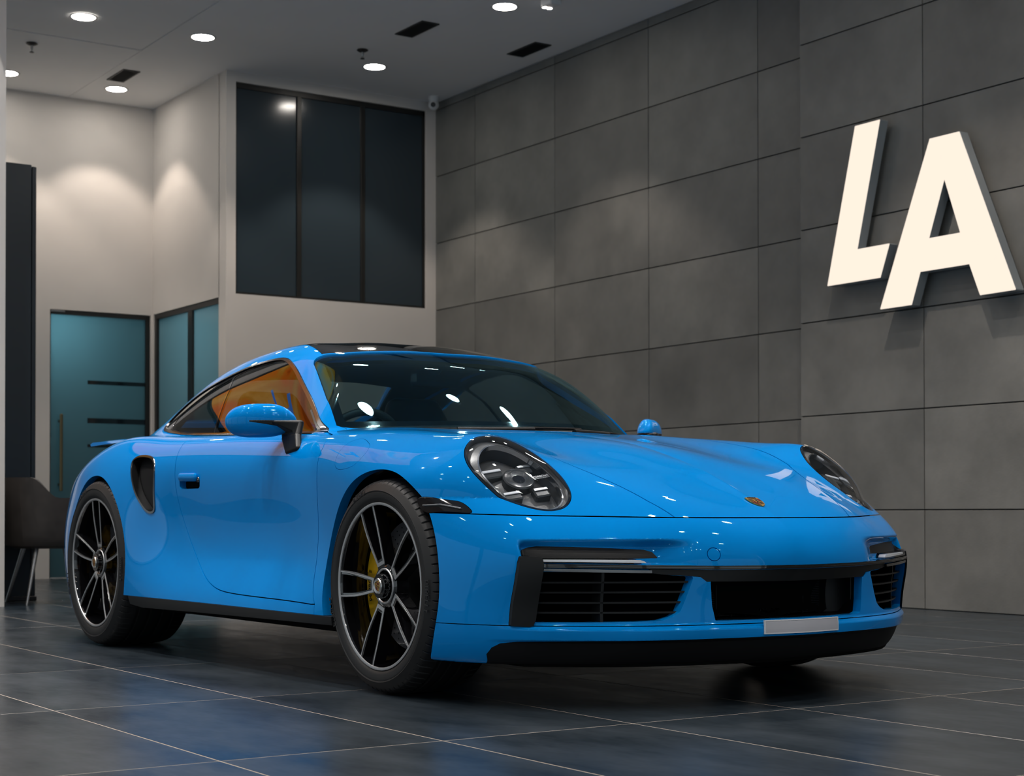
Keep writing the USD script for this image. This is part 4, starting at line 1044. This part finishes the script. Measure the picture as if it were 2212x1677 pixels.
        U = sg.Polygon(edge(1, .0015, hubr - .004, ro)).union(sg.Polygon()) if False else None
        L = []
        for sg_ in (1, -1):
            e1 = edge(sg_, .0022, hubr - .002, ro); e2 = [(r, sg_ * (abs(y) - w_(r))) for r, y in edge(sg_, .0022, hubr - .002, ro)]
            L.append(sg.Polygon(e1 + e2[::-1]).buffer(0))
        uh = sg.Polygon([(hubr - .004, -.0225), (hubr + .0075, -.0225), (hubr + .0075, .0225), (hubr - .004, .0225)])
        u_ = L[0].union(L[1]).union(uh).buffer(.0015).buffer(-.0015)
        obj('spoke_face', put(solid(u_, .0003, .0030, 0)), 'machined_silver', W_, smooth=25, label='machined silver edge outlining a split spoke')
    # hub, centre lock and emblem
    yh = ylip - .026
    obj('hub', put(lathe([(0, yh - .05), (.066, yh - .05), (.070, yh - .004), (.062, yh + .003), (.058, yh + .002), (.052, yh - .010), (.0, yh - .010)], 64)), 'gloss_black', W_)
    obj('hub_ring', put(lathe([(.0500, yh + .002), (.0525, yh + .0045), (.0555, yh + .0045), (.0575, yh + .002), (.0500, yh + .002)], 64)), 'machined_silver', W_, label='thin silver hub ring')
    lock = Manifold.cylinder(.034, .043, .038, 64).translate((0, 0, yh - .012))
    for k in range(20):
        t_ = 2 * math.pi * k / 20; lock = lock - Manifold.cylinder(.06, .0030, .0030, 10).translate((.0425 * math.cos(t_), .0425 * math.sin(t_), yh - .02))
    obj('center_lock', put(lock), 'gloss_black', W_, smooth=30)
    obj('hub_cap', put(lathe([(0, yh + .021), (.0235, yh + .021), (.0255, yh + .026), (.0235, yh + .0292), (.021, yh + .0278), (0, yh + .0278)], 40)), 'silver', W_)
    E = crest(.027, .034)
    for nm, (m, mt) in E.items():
        m = m.copy(); v = m.vertices; t_ = math.radians(20 if front_ else 10); v = np.c_[(-s) * v[:, 0], v[:, 1], v[:, 2] + yh + .0275]
        v = np.c_[v[:, 0] * math.cos(t_) - v[:, 1] * math.sin(t_), v[:, 0] * math.sin(t_) + v[:, 1] * math.cos(t_), v[:, 2]]
        m.vertices = v; 
        m2 = put(m); obj('emblem_' + nm, m2, mt, W_, smooth=False)
    # brake
    yd = ylip - .135
    rd = .208 if front_ else .200
    dsk = Manifold.cylinder(.034, rd, rd, 96) - Manifold.cylinder(.2, .115, .115, 48).translate((0, 0, -.05))
    for k in range(36):
        for j, rr in enumerate((.135, .155, .175, .192)):
            t_ = 2 * math.pi * (k + .22 * j) / 36; dsk = dsk - Manifold.cylinder(.1, .0032, .0032, 8).translate((rr * math.cos(t_), rr * math.sin(t_), -.03))
    obj('brake_disc', put(dsk.translate((0, 0, yd - .02))), 'disc_grey', W_, smooth=30)
    obj('disc_bell', put(lathe([(0, yd + .02), (.10, yd + .02), (.117, yd + .006), (.117, yd - .02), (0, yd - .02)], 48)), 'satin_black', W_)
    b0, b1 = (math.radians(138), math.radians(226)) if front_ else (math.radians(-35), math.radians(35))
    t_ = np.linspace(b0, b1, 36)
    bulge = lambda t: .006 * math.cos((t - b0) / (b1 - b0) * 6 * math.pi) * 0
    outer = [((rd + .022) * math.cos(t), (rd + .022) * math.sin(t)) for t in t_]; inner_ = [(.128 * math.cos(t), .128 * math.sin(t)) for t in t_[::-1]]
    cal = sg.Polygon(outer + inner_).buffer(-.006).buffer(.006)
    cm = to_man(extrude(cal, .085)).translate((0, 0, yd - .040))
    cm = cm - to_man(extrude(cal.buffer(-.012), .012)).translate((0, 0, yd + .040)) if False else cm
    for f_ in (.26, .5, .74):
        tt = b0 + (b1 - b0) * f_; cm = cm + Manifold.cylinder(.012, .026, .022, 28).translate((.165 * math.cos(tt), .165 * math.sin(tt), yd + .040))
    cm = cm - (Manifold.cylinder(.040, rd + .004, rd + .004, 64).translate((0, 0, yd - .024)))
    cp = obj('brake_caliper', put(cm), 'caliper_yellow', W_, smooth=30, label='yellow brake caliper')
    if s < 0 or True:
        m = bend_text('PORSCHE', .016, rd + .002, (b0 + b1) / 2, .0015); m.vertices[:, 2] += yd + .0445
        obj('caliper_lettering', put(m), 'emblem_black', W_, smooth=False)
    if front_:
        m = Manifold.batch_hull([Manifold.sphere(.012, 16).translate((.10, .165, yd - .02)), Manifold.sphere(.012, 16).translate((.055, .20, yd - .02)), Manifold.sphere(.010, 16).translate((.02, .205, yd - .05)), Manifold.sphere(.010, 16).translate((.10, .14, yd - .05))])
        obj('suspension_link', put(m), 'caliper_yellow', W_, label='yellow part behind the upper spokes')
    return W_
plain('tire_rubber', (.008, .008, .009), .55)
plain('tire_letter', (.016, .016, .017), .45)
plain('machined_silver', (.50, .50, .51), .42, .85)
wheel('', 0, .3430, -1, .3430, .265, .262, .9135, 36, True)
wheel('', -2.45, .3610, -1, .3610, .278, .322, .9355, 18, False)
wheel('', 0, .3430, 1, .3430, .265, .262, .9135, 36, True)
wheel('', -2.45, .3610, 1, .3610, .278, .322, .9355, 18, False)

# ---------------------------------------------------------------- hood emblem
def on_body(P0, w, h, top_dir, lift, parent, name):
    P0 = newton(np.array([P0], float))[0]; g_ = grad(P0[None])[0]; n = g_ / np.linalg.norm(g_)
    y = np.array(top_dir, float); y = y - n * (y @ n); y /= np.linalg.norm(y); x = np.cross(y, n)
    E = crest(w, h); X = thing(name, None, None, parent=parent)
    for nm, (m, mt) in E.items():
        m = m.copy(); v = m.vertices; m.vertices = P0 + v[:, :1] * x + v[:, 1:2] * y + (v[:, 2:3] + lift) * n
        obj(nm, m, mt, X, smooth=False)
on_body((.763, 0, .606), .053, .068, (-1, 0, 0), .0002, car, 'hood_emblem')

# ---------------------------------------------------------------- door handles
for s in (-1, 1):
    H = thing('door_handle', None, None, parent=car)
    pts = [(-1.640, .7185), (-1.50, .7165)]
    sp = [Manifold.sphere(.0155, 28).scale((1, .62, 1)).translate((x, s * .8815, z)) for x, z in pts] + [Manifold.sphere(.0155, 28).scale((1, .62, 1)).translate((x, s * .8805, z - .002)) for x, z in pts]
    obj('grip', Manifold.batch_hull(sp), 'car_paint', H, smooth=40)
    obj('pocket', join([box(-1.655, -1.467, min(s*.853, s*.850), max(s*.853, s*.850), .668, .712), ]), 'cavity_black', H)
    obj('lock_cap', Manifold.batch_hull([Manifold.sphere(.011, 20).scale((1, .5, 1)).translate((x, s * .8755, .706)) for x in (-1.486, -1.482)]), 'dark_chrome', H, smooth=40)

# ---------------------------------------------------------------- door mirrors
def mirror_part(s):
    D_ = thing('door_mirror', None, None, parent=car)
    fl = (lambda m: m) if s < 0 else (lambda m: tm(mirror(m) if hasattr(m, 'mirror') else mirror(to_man(m))))
    # housing: rounded egg, thick inboard, pointed outboard, sheared rearwards as it goes out
    sph = trimesh.creation.icosphere(5, 1.0); v = sph.vertices.copy()
    u = v[:, 1]                                             # -1 outboard .. 1 inboard
    yy = np.sign(u) * np.abs(u) ** .92
    lat = np.sqrt(np.maximum(1 - u*u, 0)); dirx = v[:, 0] / np.maximum(lat, 1e-9); dirz = v[:, 2] / np.maximum(lat, 1e-9)
    prof = np.clip(1 - np.abs(u) ** 7, 0, 1) ** .5
    pos = lambda q: np.maximum(q, 0)
    top = .063 * (1 - .42 * (pos(-(u + .05)) / .95) ** 2.2 - .72 * (pos(u - .15) / .85) ** 2.2)
    bot = .060 * (1 - .34 * (pos(-(u + .2)) / .8) ** 2 - .50 * pos(u) ** 2)
    hz = np.where(dirz > 0, top, bot) * prof
    hx = np.where(dirx > 0, .066, .045) * prof * (1 - .30 * (pos(-u)) ** 2 - .25 * pos(u) ** 3)
    e_ = lambda d, p: np.sign(d) * np.abs(d) ** p
    z = .9065 + e_(dirz, .86) * hz
    x = -.885 + .075 * u + e_(dirx, .9) * hx
    y = -.897 + .100 * yy
    V_ = np.c_[x, y, z]
    hs = trimesh.Trimesh(V_, sph.faces, process=False); 
    if hs.volume < 0: hs.invert()
    full = to_man(hs)
    back = Manifold.cube((.3, .5, .4), True).rotate((0, 0, -34)).translate((-1.036, -.800, .9065))
    shell = full - back
    # black trim blade let into the lower front half, running inboard into the stalk
    blade_cut = Manifold.batch_hull([Manifold.sphere(.003, 12).translate(p) for p in [(-.75, -.948, .9045), (-.95, -.948, .9045)]] + [Manifold.cube((.22, .01, .012), True).translate((-.83, -.80, .900)), Manifold.cube((.22, .01, .03), True).translate((-.83, -.78, .885))])
    blue = shell - blade_cut
    obj('housing', fl(blue), 'car_paint', D_, smooth=50)
    blade = (shell ^ blade_cut)
    blade = sum([q for q in blade.decompose() if q.volume() > 1e-7], Manifold())
    obj('trim_blade', fl(blade), 'satin_black', D_, smooth=45)
    el = lambda p, r, a=(1, 1, 1): Manifold.sphere(r, 24).scale(a).translate(p)
    arm = Manifold.batch_hull([el((-.80, -.88, .900), .006), el((-.86, -.88, .893), .006), el((-.738, -.812, .896), .013, (1, 1, .8)), el((-.868, -.812, .880), .013, (1, 1, .8)), el((-.75, -.815, .87), .013), el((-.85, -.815, .868), .013)])
    neck = Manifold.batch_hull([el((-.738, -.812, .893), .013), el((-.860, -.812, .878), .013), el((-.718, -.832, .848), .013), el((-.812, -.832, .844), .013)])
    foot = Manifold.batch_hull([el((-.717, -.833, .846), .0135), el((-.811, -.833, .842), .0135), el((-.678, -.850, .804), .012), el((-.748, -.853, .794), .012)])
    obj('arm', fl(arm + neck), 'satin_black', D_, smooth=50)
    obj('foot', fl(foot), 'satin_black', D_, smooth=50)
    gl = (full ^ Manifold.cube((.003, .5, .4), True).rotate((0, 0, -34)).translate((-.905, -.884, .9065))).scale((1, 1, 1))
    obj('mirror_glass', fl(gl), 'bright_silver', D_, smooth=False)
    return D_
mirror_part(-1); mirror_part(1)

# ---------------------------------------------------------------- wipers
for s, (y0, y1) in ((-1, (-.30, .18)), (1, (.16, .56))):
    Wp = thing('wiper', None, None, parent=car)
    ys = np.linspace(y0, y1, 16)
    def ws_pt(y, back, lift):
        x = wsx(abs(y)) - back; P = newton(np.array([[x, y, float(Zws(x + AWS * y * y))]]))[0]; g_ = grad(P[None])[0]
        return P + lift * g_ / np.linalg.norm(g_)
    obj('blade', tube([ws_pt(y, -.012 + .012 * (y - y0) / (y1 - y0), -.008) for y in ys], .0045, 8), 'matt_black', Wp)
    obj('arm', tube([ws_pt(y, -.022 + .014 * (y - y0) / (y1 - y0), -.006) for y in np.linspace(y0 - .04, (y0 + y1) / 2, 9)], np.linspace(.011, .006, 9), 8), 'satin_black', Wp)

# ---------------------------------------------------------------- cabin
plain('cabin_hazy_black', (.020, .026, .028), .55)  # lifted towards teal: haze of the windscreen put into the colour
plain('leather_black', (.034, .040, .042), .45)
mirr = lambda pts: pts
dash = []
for Y in np.linspace(-.66, .66, 25):
    xf = wsx(abs(Y)) - .06; 
    hump = .018 * math.exp(-((Y + .36) / .16) ** 2)
    dash.append([(xf, Y, .80), (xf, Y, .842), (-.78, Y, .868 + hump), (-.98, Y, .862 + hump), (-1.02, Y, .835 + hump), (-1.0, Y, .62), (xf, Y, .62)])
dash = np.array(dash); n_ = dash.shape[1]; F = []
for i in range(len(dash) - 1):
    for j in range(n_):
        j2 = (j + 1) % n_; F += [(i*n_+j, (i+1)*n_+j2, i*n_+j2), (i*n_+j, (i+1)*n_+j, (i+1)*n_+j2)]
dm = trimesh.Trimesh(dash.reshape(-1, 3), np.array(F), process=False); dm.fix_normals()
obj('dashboard', dm, 'cabin_hazy_black', car, smooth=40)
sw = thing('steering_wheel', None, None, parent=car)
t_ = np.linspace(0, 2 * np.pi, 64, endpoint=False); tilt = math.radians(24)
ring = np.c_[np.zeros(64), .183 * np.cos(t_), .183 * np.sin(t_)]
Rm = trimesh.transformations.rotation_matrix(tilt, (0, 1, 0))[:3, :3]
ctr = np.array([-1.13, -.36, .80])
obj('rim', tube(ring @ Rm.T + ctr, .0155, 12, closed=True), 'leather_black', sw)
for a in (0, math.pi, -math.pi / 2):
    obj('spoke', tube(np.array([[.01, .05 * math.cos(a), .05 * math.sin(a)], [0, .18 * math.cos(a), .18 * math.sin(a)]]) @ Rm.T + ctr, .012, 8), 'satin_black', sw)
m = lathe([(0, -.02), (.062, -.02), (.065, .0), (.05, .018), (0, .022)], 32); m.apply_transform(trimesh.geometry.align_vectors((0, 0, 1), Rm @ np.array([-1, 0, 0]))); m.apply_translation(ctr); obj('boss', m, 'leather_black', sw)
for s in (-1, 1):
    Z = thing('seat', None, None, parent=car)
    rb = lambda x0, x1, y0, y1, z0, z1, r: Manifold.batch_hull([Manifold.sphere(r, 20).translate((x, y, z)) for x in (x0 + r, x1 - r) for y in (y0 + r, y1 - r) for z in (z0 + r, z1 - r)])
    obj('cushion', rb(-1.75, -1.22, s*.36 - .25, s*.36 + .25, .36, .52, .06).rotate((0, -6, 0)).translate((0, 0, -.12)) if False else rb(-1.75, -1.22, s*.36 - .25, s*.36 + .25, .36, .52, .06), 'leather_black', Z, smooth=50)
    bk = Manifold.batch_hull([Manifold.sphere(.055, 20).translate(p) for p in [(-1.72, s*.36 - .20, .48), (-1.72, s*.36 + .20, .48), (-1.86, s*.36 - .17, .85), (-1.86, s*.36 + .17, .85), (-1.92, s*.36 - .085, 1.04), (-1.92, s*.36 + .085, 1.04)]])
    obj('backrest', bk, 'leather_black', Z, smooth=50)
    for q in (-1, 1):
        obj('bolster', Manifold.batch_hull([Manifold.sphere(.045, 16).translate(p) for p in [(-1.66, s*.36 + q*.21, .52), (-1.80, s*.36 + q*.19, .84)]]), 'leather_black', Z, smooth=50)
obj('parcel_shelf', Manifold.batch_hull([Manifold.cube((.5, 1.1, .02), True).translate((-2.35, 0, .80)), Manifold.cube((.02, 1.1, .02), True).translate((-2.05, 0, .66))]), 'cabin_hazy_black', car)
obj('cabin_floor', box(-2.1, -.5, -.70, .70, .24, .30), 'cabin_hazy_black', car)
rm = thing('rear_view_mirror', None, None, parent=car)
obj('body', Manifold.batch_hull([Manifold.sphere(.022, 16).scale((.6, 1, 1)).translate((-1.14, y, 1.115 + dz)) for y in (-.095, .095) for dz in (-.012, .016)]), 'gloss_black', rm, smooth=50)
obj('stem', tube([(-1.13, 0, 1.14), (-1.05, 0, 1.195)], .012, 10), 'satin_black', rm)
